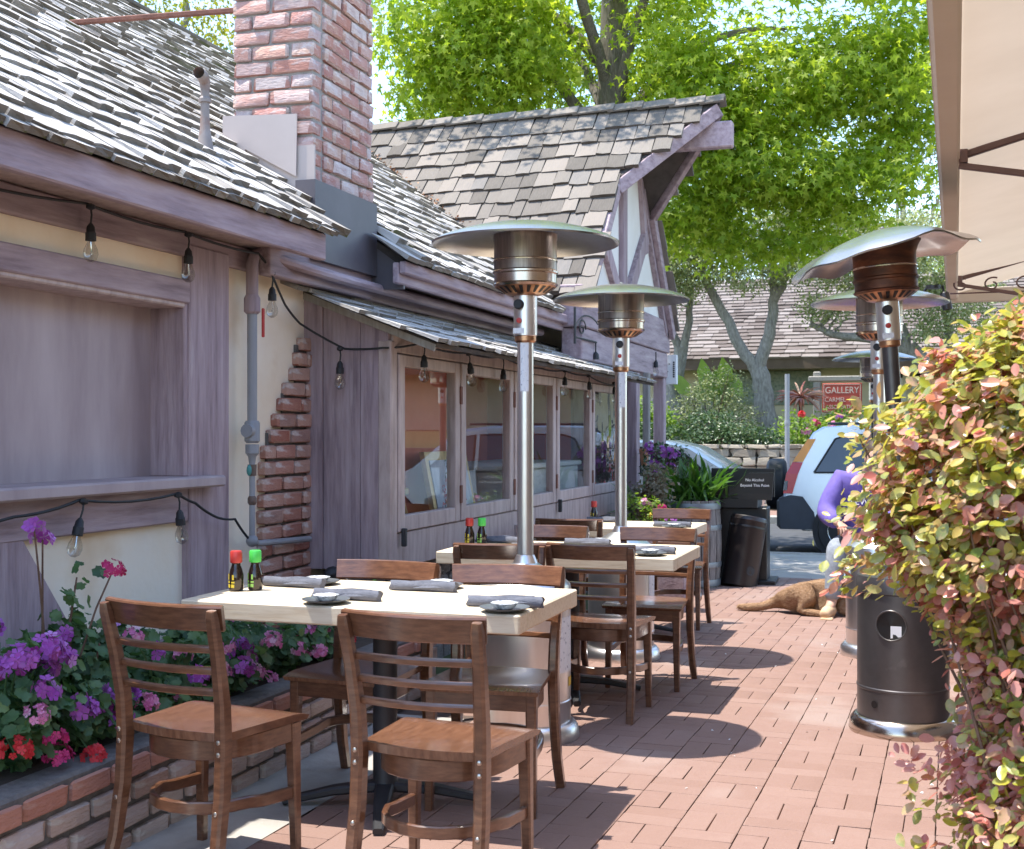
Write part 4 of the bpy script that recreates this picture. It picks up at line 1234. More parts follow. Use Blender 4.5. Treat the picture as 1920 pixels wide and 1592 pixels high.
# ------------------------------------------------------------------ patio heaters
def heater(label, x, y, body='steel', pole='steel', tilt=0.0, bent=False, sticker=True, hole=None, rz=0.0, dome='steel_dome', tall=1.0, lean_dir=0.0):
    t = thing('patio_heater', label, 'heater', (x, y, gz(y)), rz, group='standing gas patio heaters')
    MB().lathe([(.235, .0), (.238, .012), (.232, .055), (.215, .075), (.205, .08)], 40).build('base', body if body != 'bronze' else 'steel_dark', t, 35)
    can = [(.200, .07), (.200, .16), (.2025, .165), (.2025, .172), (.200, .176), (.200, .625), (.204, .63), (.204, .645), (.198, .675), (.165, .705), (.09, .745), (.055, .765), (.04, .80)]
    if body == 'bronze':
        can = [(.200, .07), (.200, .20), (.203, .204), (.203, .212), (.200, .216), (.200, .63), (.207, .635), (.207, .675), (.198, .705), (.15, .72), (.14, .73), (.05, .745), (.035, .76)]
    cyl = MB().lathe(can, 48)
    cyl.build('tank_housing', body, t, 28)
    if hole:
        g0, z0, rr = hole
        hb = MB(); ring = MB()
        vs = [];
        pts = []
        for k in range(25):
            q = 2 * math.pi * k / 24
            a = R(g0) + rr * math.cos(q) / .2; z_ = z0 + rr * math.sin(q)
            pts.append((.2035 * math.cos(a), .2035 * math.sin(a), z_))
        hb.add(pts[:-1] + [(.2035 * math.cos(R(g0)), .2035 * math.sin(R(g0)), z0)], [(k, (k + 1) % 24, 24) for k in range(24)])
        hb.build('hand_hole', 'black_paint', t, 0)
        ring.tube(pts, .008 if body != 'bronze' else .004, 6, cap=False).build('hole_rim', body, t)
        if body == 'bronze':
            tk = MB().add([(.2042 * math.cos(R(g0 + a)), .2042 * math.sin(R(g0 + a)), z0 + b) for a, b in ((0, -.055), (13, -.045), (13, .0), (0, .0))], [(0, 1, 2, 3)]); tk.build('tank', 'white_paint', t, 0)
            sm = MB().add([(.2036 * math.cos(R(g0 - 22) + .016 * math.cos(R(a)) / .2), .2036 * math.sin(R(g0 - 22) + .016 * math.cos(R(a)) / .2), .145 + .017 * math.sin(R(a))) for a in range(0, 360, 30)], [tuple(range(12))]); sm.build('vent_hole', 'black_paint', t, 0)
    TL = Matrix.Translation((0, 0, .86)) @ Matrix.Rotation(tilt, 4, Vector((math.sin(lean_dir), -math.cos(lean_dir), 0)).normalized()) @ Matrix.Translation((0, 0, -.86))
    H = 1.755
    MB().lathe([(.036, .70), (.036, H)], 20, TL).build('pole', pole, t, 50)
    MB().lathe([(.04, H - .02), (.048, H - .012), (.048, H + .01), (.04, H + .014)], 20, TL).build('collar', 'copper_metal', t)
    cb = MB()
    cb.lathe([(.040, H), (.052, H + .012), (.052, H + .185), (.045, H + .195)], 20, TL)
    cbo = cb.build('control_box', 'steel', t, 30)
    kn = TL @ Matrix.Translation((-.012, -.052, H + .145)) @ Matrix.Rotation(R(90), 4, 'X')
    MB().lathe([(.022, -.004), (.022, .016), (.018, .022), (.001, .022)], 16, kn).build('knob', 'black_rubber', cbo)
    MB().lathe([(.012, -.004), (.012, .006), (.001, .008)], 12, TL @ Matrix.Translation((-.012, -.052, H + .075)) @ Matrix.Rotation(R(90), 4, 'X')).build('button', 'red_plastic', cbo)
    MB().box(-.040, .01, -.0545, -.0525, H + .018, H + .042, TL).build('warning_label', 'sticker_white', cbo, 0)
    # burner: slotted cone, band, screen
    MB().lathe([(.05, H + .185), (.090, H + .195), (.132, H + .222), (.138, H + .226)], 32, TL).build('burner_cone', 'copper_metal', t, 40)
    sl = MB()
    for k in range(22):
        g = 2 * math.pi * k / 22
        Mg = TL @ Matrix.Rotation(g, 4, 'Z')
        sl.add([(.092, -.006, H + .1950), (.092, .006, H + .1950), (.131, .009, H + .2200), (.131, -.009, H + .2200)], [(0, 1, 2, 3)], Mg)
    sl.build('vent_slots', 'black_paint', t, 0)
    band = MB().lathe([(.138, H + .225), (.146, H + .234), (.138, H + .241), (.138, H + .278), (.145, H + .283), (.145, H + .291), (.139, H + .297)], 40, TL, cap=False)
    band.build('burner_band', 'steel_dark' if not bent else 'burner_rust', t, 30)
    scr = MB().lathe([(.139, H + .292), (.139, H + .430), (.141, H + .435), (.141, H + .455)] if not bent else [(.139, H + .292), (.139, H + .40), (.150, H + .43), (.165, H + .455)], 40, TL, cap=True)
    scr.build('screen', 'burner_dark' if not bent else 'burner_rust', t, 40)
    MB().lathe([(.142, H + .335), (.1425, H + .34), (.139, H + .345)], 32, TL, cap=False).build('screen_ring', 'steel_dark', t)
    # dome
    rad = .415; rings = 12; n = 56
    vs = []; fs = []
    Hd = H + .425
    def zr(q): return Hd + .085 * (1 - q * q) - .012 * (q > .985)
    for layer in (0, 1):
        for i in range(rings + 1):
            q = i / rings
            for k in range(n):
                g = 2 * math.pi * k / n
                r_ = max(rad * q, .002) - layer * .002
                x_, y_ = r_ * math.cos(g), r_ * math.sin(g)
                z_ = zr(q) - layer * .004
                if i == rings: z_ += .006 - layer * .004
                if bent:
                    # battered dome: folded down on the left, kicked up on the right
                    z_ += -.20 * max(0, -x_ - .02) * (1 + .9 * max(0, -y_) ) + .035 * max(0, x_) ** 1 - .06 * max(0, -y_) * (x_ > 0) * x_ / .4
                    z_ += .016 * math.sin(g * 5 + 1) * q * q + .010 * math.sin(g * 9) * q ** 3 - .10 * max(0, q - .8) * max(0, -math.cos(g)) 
                vs.append((x_, y_, z_))
    m1 = (rings + 1) * n
    for i in range(rings):
        for k in range(n):
            k2 = (k + 1) % n
            fs.append((i * n + k, i * n + k2, (i + 1) * n + k2, (i + 1) * n + k))
            fs.append((m1 + i * n + k, m1 + (i + 1) * n + k, m1 + (i + 1) * n + k2, m1 + i * n + k2))
    for k in range(n):
        k2 = (k + 1) % n
        fs.append((rings * n + k, rings * n + k2, m1 + rings * n + k2, m1 + rings * n + k))
    dm_ = MB().add(vs, fs, TL)
    dm_.build('dome', dome, t, 60)
    tn = TL @ Matrix.Translation((0, 0, Hd + .085))
    MB().lathe([(.010, -.02), (.010, .012), (.005, .016), (.001, .017)], 10, tn).build('dome_nut', 'bolt_metal', t)
    if sticker:
        s1 = MB()
        for (g0, g1, z0, z1, mm, nm) in ((-38, 8, .30, .54, 'sticker_white', 'notice_label'), (-4, 10, .235, .275, 'sticker_yellow', 'warning_sticker')):
            vs = []
            for q in range(7):
                g = R(g0 + (g1 - g0) * q / 6)
                vs += [(.2015 * math.cos(g), .2015 * math.sin(g), z0), (.2015 * math.cos(g), .2015 * math.sin(g), z1)]
            MB().add(vs, [(2 * q, 2 * q + 2, 2 * q + 3, 2 * q + 1) for q in range(6)]).build(nm, mm, t, 0)
        if True:
            vs = []
            for q in range(5):
                g = R(-110 + 60 * q / 4)
                vs += [(.0366 * math.cos(g), .0366 * math.sin(g), 1.52), (.0366 * math.cos(g), .0366 * math.sin(g), 1.735)]
            MB().add(vs, [(2 * q, 2 * q + 2, 2 * q + 3, 2 * q + 1) for q in range(4)], TL).build('pole_label', 'sticker_white', t, 0)
    return t
heater('tall stainless patio heater standing behind the nearest table', -1.653, 5.279)
heater('stainless patio heater between the second and third tables', -1.724, 7.45, sticker=True, rz=.3)
heater('bronze patio heater with a battered dome beside the leafy bush', -.07, 5.93, 'bronze', 'bronze', tilt=R(3.7), bent=True, sticker=False, hole=(-116, .50, .066), lean_dir=0.0, rz=R(12))
heater('stainless patio heater with a round hand hole beside the lying dog', -.235, 8.06, sticker=False, hole=(-165, .50, .05), rz=0)
heater('farthest patio heater, its dome just under the gallery eave', -.43, 13.1, 'bronze', 'bronze', sticker=False)
# ------------------------------------------------------------------ text helper
def text(body, size, M, m, parent, name='lettering', ext=.002, align='CENTER', sx=1.0):
    c = bpy.data.curves.new(name, 'FONT')
    c.body = body; c.size = size; c.align_x = align; c.align_y = 'CENTER'; c.extrude = ext
    tmp = bpy.data.objects.new(name, c); COL.objects.link(tmp)
    dg = bpy.context.evaluated_depsgraph_get()
    me = bpy.data.meshes.new_from_object(tmp.evaluated_get(dg))
    bpy.data.objects.remove(tmp)
    me.materials.clear()
    me.transform(M @ Matrix.Diagonal((sx, 1, 1, 1)))
    return link(name, me, m, parent)
FRONT = Matrix.Rotation(R(90), 4, 'X')      # text upright, facing -Y

# ------------------------------------------------------------------ host stand and leaning panel
hx, hy = -1.62, 12.05
hb_ = gz(12.05)
hst = thing('host_stand', 'black host stand with an open top tray and white notice', 'host stand', (hx, hy, hb_), R(2))
MB().box(-.32, .15, -.22, .26, .78, .80).build('shelf', 'black_paint', hst)
tr = MB()
tr.add([(-.32, -.24, .80), (.16, -.24, .80), (.16, -.24, .98), (-.32, -.24, .86), (-.32, -.215, .80), (.16, -.215, .80), (.16, -.215, .98), (-.32, -.215, .86)], [(0, 1, 2, 3), (4, 7, 6, 5), (0, 4, 5, 1), (1, 5, 6, 2), (2, 6, 7, 3), (3, 7, 4, 0)])
tr.build('tray_side', 'black_paint', hst, 0)
MB().cbox(-.34, .18, -.255, .275, .72, .815, .006).build('tray_base', 'black_paint', hst)
MB().cbox(-.34, -.31, -.25, .27, .80, 1.04, .006).build('tray_side', 'black_paint', hst)
MB().cbox(-.31, .30, .25, .275, .80, 1.08, .006).build('tray_side', 'black_paint', hst)
pf = MB(); pf.add([(.0, -.262, .80), (.31, -.262, .80), (.33, -.262, 1.055), (.10, -.262, 1.05), (-.02, -.262, .97), (.0, -.235, .80), (.31, -.235, .80), (.33, -.235, 1.055), (.10, -.235, 1.05), (-.02, -.235, .97)],
    [(4, 3, 2, 1, 0), (5, 6, 7, 8, 9)] + [(i, (i + 1) % 5, 5 + (i + 1) % 5, 5 + i) for i in range(5)])
pnl = pf.build('front_panel', 'black_paint', hst, 0)
text('No Alcohol', .036, Matrix.Translation((.155, -.266, .985)) @ FRONT, 'white_paint', pnl)
text('Beyond This Point', .036, Matrix.Translation((.155, -.266, .935)) @ FRONT, 'white_paint', pnl)
MB().cbox(-.24, .26, -.16, .20, .04, .72, .008).build('pedestal', 'black_paint', hst)
MB().cbox(-.26, .34, -.22, .22, .0, .045, .008).build('base', 'black_paint', hst)
lpn = thing('leaning_canister', 'dark brown heater housing leaning against the host stand', 'canister', (-1.60, 11.74, gz(11.7)))
Ml = Matrix.Rotation(R(8), 4, 'Y') @ Matrix.Rotation(R(-9), 4, 'X')
MB().lathe([(.17, .0), (.172, .02), (.168, .60), (.172, .61), (.165, .64), (.155, .65)], 28, Ml).build('housing', 'brown_plastic', lpn, 30)
MB().lathe([(.174, .54), (.1745, .55), (.173, .56)], 28, Ml, cap=False).build('trim_band', 'black_paint', lpn)
q_ = MB(); q_.add([(.173 * math.cos(R(-52) + .045 * math.cos(R(a)) / .17), .173 * math.sin(R(-52) + .045 * math.cos(R(a)) / .17), .15 + .045 * math.sin(R(a))) for a in range(0, 360, 24)], [tuple(range(15))], Ml)
q_.build('hand_hole', 'black_rubber', lpn, 0)

# ------------------------------------------------------------------ cars
def car(label, x, y, rz, prof, width, paint, windows, wheels, wr, clad=None, extra=None, z=-.305):
    """side profile (x forward, z up) lofted across the width with tumble-home"""
    t = thing('parked_car', label, 'car', (x, y, z), rz, group='cars parked in the street')
    hw = width / 2
    n = len(prof)
    sec = []
    levels = [(-1.0, .0), (-.965, .03), (-.80, .07)]
    vs = []; fs = []
    def half(zv):
        return hw * (1 - .17 * max(0, zv - .95) / .7) * (1 - .05 * max(0, .35 - zv) / .35)
    offs = [(-1, .035), (-.94, .0), (.94, .0), (1, .035)]
    cxm = sum(p[0] for p in prof) / n; czm = sum(p[1] for p in prof) / n
    for (s, inset) in offs:
        for (px, pz) in prof:
            sx = px + (cxm - px) / max(.001, math.hypot(cxm - px, czm - pz)) * inset
            sz = pz + (czm - pz) / max(.001, math.hypot(cxm - px, czm - pz)) * inset
            vs.append((sx, s * half(pz), sz))
    for a in range(3):
        for i in range(n):
            j = (i + 1) % n
            fs.append((a * n + i, a * n + j, (a + 1) * n + j, (a + 1) * n + i))
    fs.append(tuple(range(n))); fs.append(tuple(3 * n + i for i in reversed(range(n))))
    body = MB().add(vs, fs).build('body', paint, t, 28)
    for poly in windows:
        for s in (-1, 1):
            g = MB()
            o = [(px, s * (half(pz) + .006), pz) for px, pz in poly]
            i_ = [(px, s * (half(pz) - .03), pz) for px, pz in poly]
            k = len(poly)
            g.add(o + i_, [tuple(range(k)) if s < 0 else tuple(reversed(range(k)))] + [(a, (a + 1) % k, k + (a + 1) % k, k + a) for a in range(k)])
            g.build('side_window', 'car_glass', t, 0)
            fr = MB()
            fr.tube([Vector(p) + Vector((0, s * .003, 0)) for p in o] + [o[0]], .012, 6, cap=False).build('window_seal', 'black_rubber', t)
    for wx in wheels:
        for s in (-1, 1):
            M = Matrix.Translation((wx, s * (hw - .10), wr)) @ Matrix.Rotation(R(90), 4, 'X')
            ar = MB().lathe([(wr + .06, -.13), (wr + .06, .13)], 28, M, cap=True).build('wheel_arch', 'black_rubber', t)
            ty = MB().lathe([(wr * .62, -.11), (wr * .95, -.11), (wr, -.08), (wr, .08), (wr * .95, .11), (wr * .62, .11)], 28, Matrix.Translation((0, s * .035, 0)) @ M, cap=False).build('wheel', 'black_rubber', t, 40)
            rim = MB().lathe([(.001, -.06), (wr * .3, -.07), (wr * .55, -.085), (wr * .64, -.10), (wr * .64, .10), (wr * .55, .085), (wr * .3, .07), (.001, .06)], 24, Matrix.Translation((0, s * .036, 0)) @ M, cap=False)
            rim.build('rim', 'wheel_rim', ty, 40)
    return t, half
# small silver SUV facing right (+X), spare wheel at the back
PROF = [(-2.02, .48), (-2.05, .75), (-2.0, 1.02), (-1.93, 1.16), (-1.68, 1.58), (-1.56, 1.655), (-1.2, 1.68), (-.2, 1.675), (.25, 1.63), (.50, 1.50), (1.0, 1.08), (1.15, 1.02), (1.75, .95), (2.02, .85), (2.12, .62), (2.08, .40), (1.9, .30), (-1.8, .32)]
WIN = [[(-1.66, 1.07), (-1.40, 1.50), (-1.25, 1.55), (-.80, 1.56), (-.80, 1.08)], [(-.72, 1.08), (-.72, 1.56), (-.02, 1.55), (-.02, 1.06)], [(.06, 1.06), (.06, 1.55), (.22, 1.52), (.72, 1.10)]]
suv, half = car('silver SUV with dark cladding and rear spare wheel parked in the street', .35, 17.35, R(2), PROF, 1.74, 'car_silver', WIN, (-1.28, 1.32), .34)
for s in (-1, 1):
    y_ = s * (half(.5) + .012)
    cl = MB()
    pts = [(-2.08, .34), (-2.10, .74), (-1.95, .78), (-1.80, .76), (-1.66, .56), (-1.62, .34)]
    cl.add([(a, y_, b) for a, b in pts] + [(a, y_ - s * .12, b) for a, b in pts], [tuple(range(6)) if s < 0 else tuple(reversed(range(6)))] + [(a, (a + 1) % 6, 6 + (a + 1) % 6, 6 + a) for a in range(6)])
    cl.box(-.88, .92, min(y_, y_ - s * .06), max(y_, y_ - s * .06), .30, .48)
    cl.build('cladding', 'car_clad', suv, 0)
    for pts, mm, nm in (([(-2.045, .80), (-2.01, 1.05), (-1.93, 1.20), (-1.80, 1.20), (-1.86, 1.05), (-1.93, .80)], 'car_red', 'tail_light'), ([(-1.93, 1.205), (-1.74, 1.50), (-1.64, 1.50), (-1.80, 1.205)], 'car_orange', 'turn_light'), ([(-2.046, .84), (-2.03, .96), (-1.985, .96), (-1.995, .84)], 'chrome_lens', 'reverse_light')):
        lt_ = MB(); k = len(pts)
        ex = .014 if nm != 'reverse_light' else .020
        lt_.add([(a, s * (half(b) + ex), b) for a, b in pts] + [(a, s * (half(b) - .08), b) for a, b in pts], [tuple(range(k))] + [(a, (a + 1) % k, k + (a + 1) % k, k + a) for a in range(k)])
        lt_.build(nm, mm, suv, 0)
    MB().bar([(-1.5, s * .60, 1.70), (.2, s * .60, 1.70)], .03, .03).build('roof_rail', 'car_clad', suv)
MB().cbox(-2.13, -1.95, -.86, .86, .34, .74, .04).build('rear_bumper', 'car_clad', suv)
MB().lathe([(.10, -.13), (.31, -.12), (.345, -.09), (.35, 0), (.345, .09), (.31, .12), (.28, .13), (.001, .13)][::1], 30, Matrix.Translation((-2.19, .05, .88)) @ Matrix.Rotation(R(-90), 4, 'Y')).build('spare_wheel', 'black_rubber', suv, 40)
MB().box(-1.70, -.2, -.70, -.66, 1.0, 1.05).build('seat_back', 'car_clad', suv)
# pale hatchback with its tail by the barrels
PROF2 = [(-1.95, .45), (-2.0, .72), (-1.93, .92), (-1.60, 1.12), (-1.18, 1.38), (-.8, 1.47), (-.1, 1.485), (.45, 1.40), (1.05, 1.02), (1.75, .88), (2.05, .72), (2.08, .42), (1.85, .28), (-1.75, .30)]
WIN2 = [[(-1.38, 1.06), (-1.10, 1.30), (-.92, 1.36), (-.62, 1.38), (-.62, 1.02)], [(-.54, 1.02), (-.54, 1.385), (.05, 1.38), (.05, .99)], [(.13, .99), (.13, 1.375), (.42, 1.31), (.86, .99)]]
c2, half2 = car('pale silver hatchback parked behind the barrel planters', -4.05, 17.2, R(181), PROF2, 1.75, 'car_white', WIN2, (-1.25, 1.28), .31)
for s in (-1, 1):
    lt_ = MB(); pts = [(-1.99, .74), (-1.94, .90), (-1.72, 1.0), (-1.70, .86)]; k = 4
    lt_.add([(a, s * (half2(b) + .008), b) for a, b in pts] + [(a, s * (half2(b) - .08), b) for a, b in pts], [tuple(range(k))] + [(a, (a + 1) % k, k + (a + 1) % k, k + a) for a in range(k)])
    lt_.build('tail_light', 'car_red', c2, 0)
c3, h3 = car('white car on the far side of the street behind the SUV', .55, 21.2, R(180), PROF2, 1.75, 'car_white', WIN2, (-1.25, 1.28), .31)

# ------------------------------------------------------------------ parking post
pk = thing('street_post', 'grey metal post in front of the stone wall', 'post', (-2.30, 23.4, -.2))
MB().tube([(0, 0, 0), (0, 0, 2.55)], .045, 10).build('pole', 'pipe_grey', pk)
MB().lathe([(.05, 1.62), (.055, 1.66), (.05, 1.70)], 10).build('clamp', 'pipe_grey', pk)

# ------------------------------------------------------------------ gallery building across the street
gal = thing('gallery_building', 'cream gallery building with wide brown shingle roof across the street', 'building', (-3, 32, 1.3), world=True)
GX0, GX1, GYF = -16.0, 9.0, 31.0
MB().box(GX0, GX1, GYF, GYF + 7, .8, 3.3).build('wall', 'gallery_wall', gal, 0)
gr_ = MB()
slab(gr_, [(GX0 - .5, GYF - 1.0, 3.02), (GX1 + .5, GYF - 1.0, 3.02), (GX1 + .5, GYF + 4.2, 5.5), (GX0 - .5, GYF + 4.2, 5.5)], .10, (0, -2.48, 5.2))
slab(gr_, [(GX0 - .5, GYF + 4.2, 5.5), (GX1 + .5, GYF + 4.2, 5.5), (GX1 + .5, GYF + 9.0, 3.1), (GX0 - .5, GYF + 9.0, 3.1)], .10, (0, 2.48, 5.2))
grf = gr_.build('roof', 'gallery_trim', gal, 0)
g_sh = wedge_meshes('far_shingle', 3)
its = shingle_items((-9.5, GYF - 1.06, 3.02), (1, 0, 0), Vector((0, 5.2, 2.48)).normalized(), 14.5, 5.7, .24, lambda c: True, .16, .5, .045, .012, 1.4)
fb_ = MB()
for o_, dmn, rt in its:
    me = random.choice(g_sh)
    fb_.add([o_ + rt @ Vector((v.co.x * dmn[0], v.co.y * dmn[1], v.co.z * dmn[2])) for v in me.vertices], [tuple(p.vertices) for p in me.polygons])
so_ = fb_.build('shingle_field', 'far_shingle', grf, 0); so_['kind'] = 'stuff'
MB().box(GX0 - .5, GX1 + .5, GYF - 1.05, GYF - 1.0, 2.78, 3.03).build('fascia', 'gallery_trim', gal, 0)
for (a, b) in ((-.95, -.30), (-.17, .55), (.75, 1.6)):
    wf = MB()
    for bx in ((a, a + .07, 1.75, 2.85), (b - .07, b, 1.75, 2.85), (a + .071, b - .071, 1.75, 1.83), (a + .071, b - .071, 2.78, 2.85)):
        wf.box(bx[0], bx[1], GYF - .06, GYF - .002, bx[2], bx[3])
    wo = wf.build('window', 'cream_trim', gal, 0)
    MB().box(a + .06, b - .06, GYF - .03, GYF - .012, 1.82, 2.79).build('pane', 'car_glass', wo, 0)
MB().cbox(-1.05, 1.7, GYF - .12, GYF - .062, 1.68, 1.745, .008).build('window_sill', 'cream_trim', gal)
MB().cbox(-4.9, -2.25, GYF - .05, GYF - .004, 1.95, 2.78, .01).build('relief_panel', 'panel_art', gal)
MB().box(-1.1, .3, GYF - 1.2, GYF - 1.1, 2.62, 2.80).build('beam', 'gallery_trim', gal, 0)

# gallery signs
sx0, sy0 = -1.60, 28.2
sg = thing('gallery_sign', 'red gallery sign hanging from a pale wooden post', 'sign', (sx0, sy0, 1.25), world=True)
MB().cbox(sx0 - .62, sx0 - .46, sy0 + .06, sy0 + .2, 1.2, 2.62, .02).build('post', 'grey_wood', sg)
MB().cbox(sx0 - .72, sx0 + .42, sy0 + .02, sy0 + .12, 2.40, 2.52, .02).build('arm', 'grey_wood', sg)
bd_ = MB().cbox(sx0 - .42, sx0 + .42, sy0, sy0 + .06, 1.72, 2.36, .012).build('board', 'sign_red', sg)
fr_ = MB()
for (a, b, c_, d_) in ((-.39, .39, 1.745, 1.755), (-.39, .39, 2.325, 2.335), (-.39, -.38, 1.756, 2.324), (.38, .39, 1.756, 2.324)):
    fr_.box(sx0 + a, sx0 + b, sy0 - .006, sy0 - .001, c_, d_)
fr_.build('border', 'sign_text', bd_, 0)
text('GALLERY', .20, Matrix.Translation((sx0, sy0 - .004, 2.20)) @ FRONT, 'sign_text', bd_, sx=.88)
text('CARMEL  ART', .135, Matrix.Translation((sx0, sy0 - .004, 1.995)) @ FRONT, 'sign_text', bd_, sx=.88)
text('ASSOCIATION', .125, Matrix.Translation((sx0, sy0 - .004, 1.835)) @ FRONT, 'sign_text', bd_, sx=.86)
s2 = thing('small_sign', 'small red fine art gallery board below the gallery sign', 'sign', (sx0, sy0, 1.5), world=True)
sb2 = MB().cbox(sx0 - .37, sx0 + .37, sy0 + .01, sy0 + .06, 1.53, 1.645, .01).build('board', 'sign_red', s2)
text('FINE ART GALLERY', .085, Matrix.Translation((sx0, sy0 + .006, 1.587)) @ FRONT, 'label_yellow', sb2, sx=.85)
MB().tube([(sx0 - .3, sy0 + .035, 1.64), (sx0 - .3, sy0 + .035, 1.72)], .008, 5).tube([(sx0 + .3, sy0 + .035, 1.64), (sx0 + .3, sy0 + .035, 1.72)], .008, 5).build('hanger', 'black_iron', s2)

# picket fence at the left of the bank
fn = thing('stake_fence', 'weathered stake fence behind the shrubs at the left', 'fence', (-8, 28, 1.0), world=True)
xx = -8.4
while xx < -4.6:
    hgt = random.uniform(.75, 1.0)
    MB().tube([(xx, 28.4, 1.1), (xx + random.uniform(-.03, .03), 28.4, 1.25 + hgt)], [.05, .035], 6).build('stake', 'grey_wood', fn)
    xx += random.uniform(.10, .14)

# ------------------------------------------------------------------ barrels
def barrel(label, x, y, r, hgt):
    t = thing('barrel_planter', label, 'planter', (x, y, gz(y)), random.uniform(0, 1), group='half barrel planters')
    n = 20
    for k in range(n):
        g0, g1 = 2 * math.pi * k / n + .012, 2 * math.pi * (k + 1) / n - .012
        vs = []
        for (q, bulge) in ((0, 0), (.25, .05), (.5, .075), (.75, .05), (1, 0)):
            rr = r * (1 + bulge)
            for g in (g0, (g0 + g1) / 2, g1): vs.append((rr * math.cos(g), rr * math.sin(g), hgt * q))
        fs = []
        for i in range(4):
            for j in range(2):
                a = i * 3 + j
                fs.append((a, a + 1, a + 4, a + 3))
        MB().add(vs, fs).build('stave', 'barrel_wood', t, 60)
    for (z0, z1, b) in ((.03, .10, .025), (.24, .30, .055), (.66, .72, .058), (.90, .97, .025)):
        MB().lathe([(r * (1 + b) + .004, z0 * hgt), (r * (1 + b) + .007, (z0 + z1) / 2 * hgt), (r * (1 + b) + .004, z1 * hgt)], 32, cap=False).build('hoop', 'barrel_hoop', t, 50)
    MB().lathe([(r * .97, hgt * .93), (.01, hgt * .95)], 20, cap=False).build('soil', 'soil', t)
    return t
barrel('grey oak barrel planter with spiky grass beside the third table', -2.02, 11.55, .27, .80)
barrel('blue grey barrel planter half hidden behind the host stand', -2.05, 12.75, .29, .80)
pot = thing('window_box', 'low wooden box of pink flowers behind the farthest chair', 'planter', (-2.1, 9.75, gz(9.8)))
MB().cbox(-.30, .25, -.13, .13, .0, .62, .01).build('box', 'timber_h', pot)
stp = thing('terracotta_wall_pot', 'terracotta wall pot on the porch post beside the second heater', 'pot', (-2.66, 12.54, 1.02))
MB().lathe([(.03, -.08), (.055, .08), (.06, .085), (.055, .09), (.03, -.02)], 14).build('pot', 'terracotta', stp)
rp = thing('raised_pot', 'grey raised pot of purple blooms by the porch', 'pot', (-2.30, 12.3, gz(12.3)))
MB().lathe([(.16, 0), (.2, .05), (.24, .70), (.25, .72), (.22, .72), (.20, .66)], 20).build('pot', 'pipe_grey', rp)
# ------------------------------------------------------------------ brick planter by the wall
pln = thing('brick_planter', 'long low brick planter along the cottage wall', 'planter', (-2.5, 4.0, 0), world=True)
PF, PT = -2.385, .245
core = MB().box(-3.26, PF - .015, .8, 5.95, -.2, PT - .02)
core.build('core', 'mortar_dark', pln, 0)
MB().cbox(-2.52, PF - .012, .8, 5.96, PT - .03, PT + .012, .01).build('cap', 'mortar_dark', pln)
MB().box(-3.24, -2.50, .8, 5.95, PT - .04, PT + .005).build('soil', 'soil', pln, 0)
p_mesh = piece_meshes('brick', 4, 'brick_planter', .03, .08)
p_cap = piece_meshes('brick', 4, 'brick_cap', .03, .08)
for rw in range(4):
    z0 = PT - .075 - rw * .078
    y = 2.3 - (.1 if rw % 2 else 0)
    while y < 5.92:
        w = .205
        if z0 + .07 > gz(y) - .02:
            piece('brick', random.choice(p_cap if rw == 0 else p_mesh), pln, (PF - .045 + random.uniform(-.005, .005), y + w / 2, z0 + .035), (.10, w - .018, .060), (random.uniform(-.015, .015), 0, random.uniform(-.02, .02)))
        y += w
# end wall of the planter
for rw in range(4):
    z0 = PT - .075 - rw * .078
    for k in range(2):
        piece('brick', random.choice(p_mesh), pln, (-2.46 - k * .205 - (.1 if rw % 2 else 0), 5.96, z0 + .035), (.195, .10, .066))

def flower_head(parent, c, r, n, m, fs):
    d = RNG.normal(0, 1, (n, 3)); d /= np.linalg.norm(d, axis=1, keepdims=True)
    d[:, 2] = np.abs(d[:, 2]) * .9 - .15
    d[:, 0] += .25
    d /= np.linalg.norm(d, axis=1, keepdims=True)
    P = np.array(c) + d * r * RNG.uniform(.8, 1.0, (n, 1))
    V, F = scatter(*ROSE, P, RNG.uniform(.8, 1.15, n) * fs, Nrm=d, jitter=.25)
    return link('flower_head', mesh_np('flower_head', V, F), m, parent)

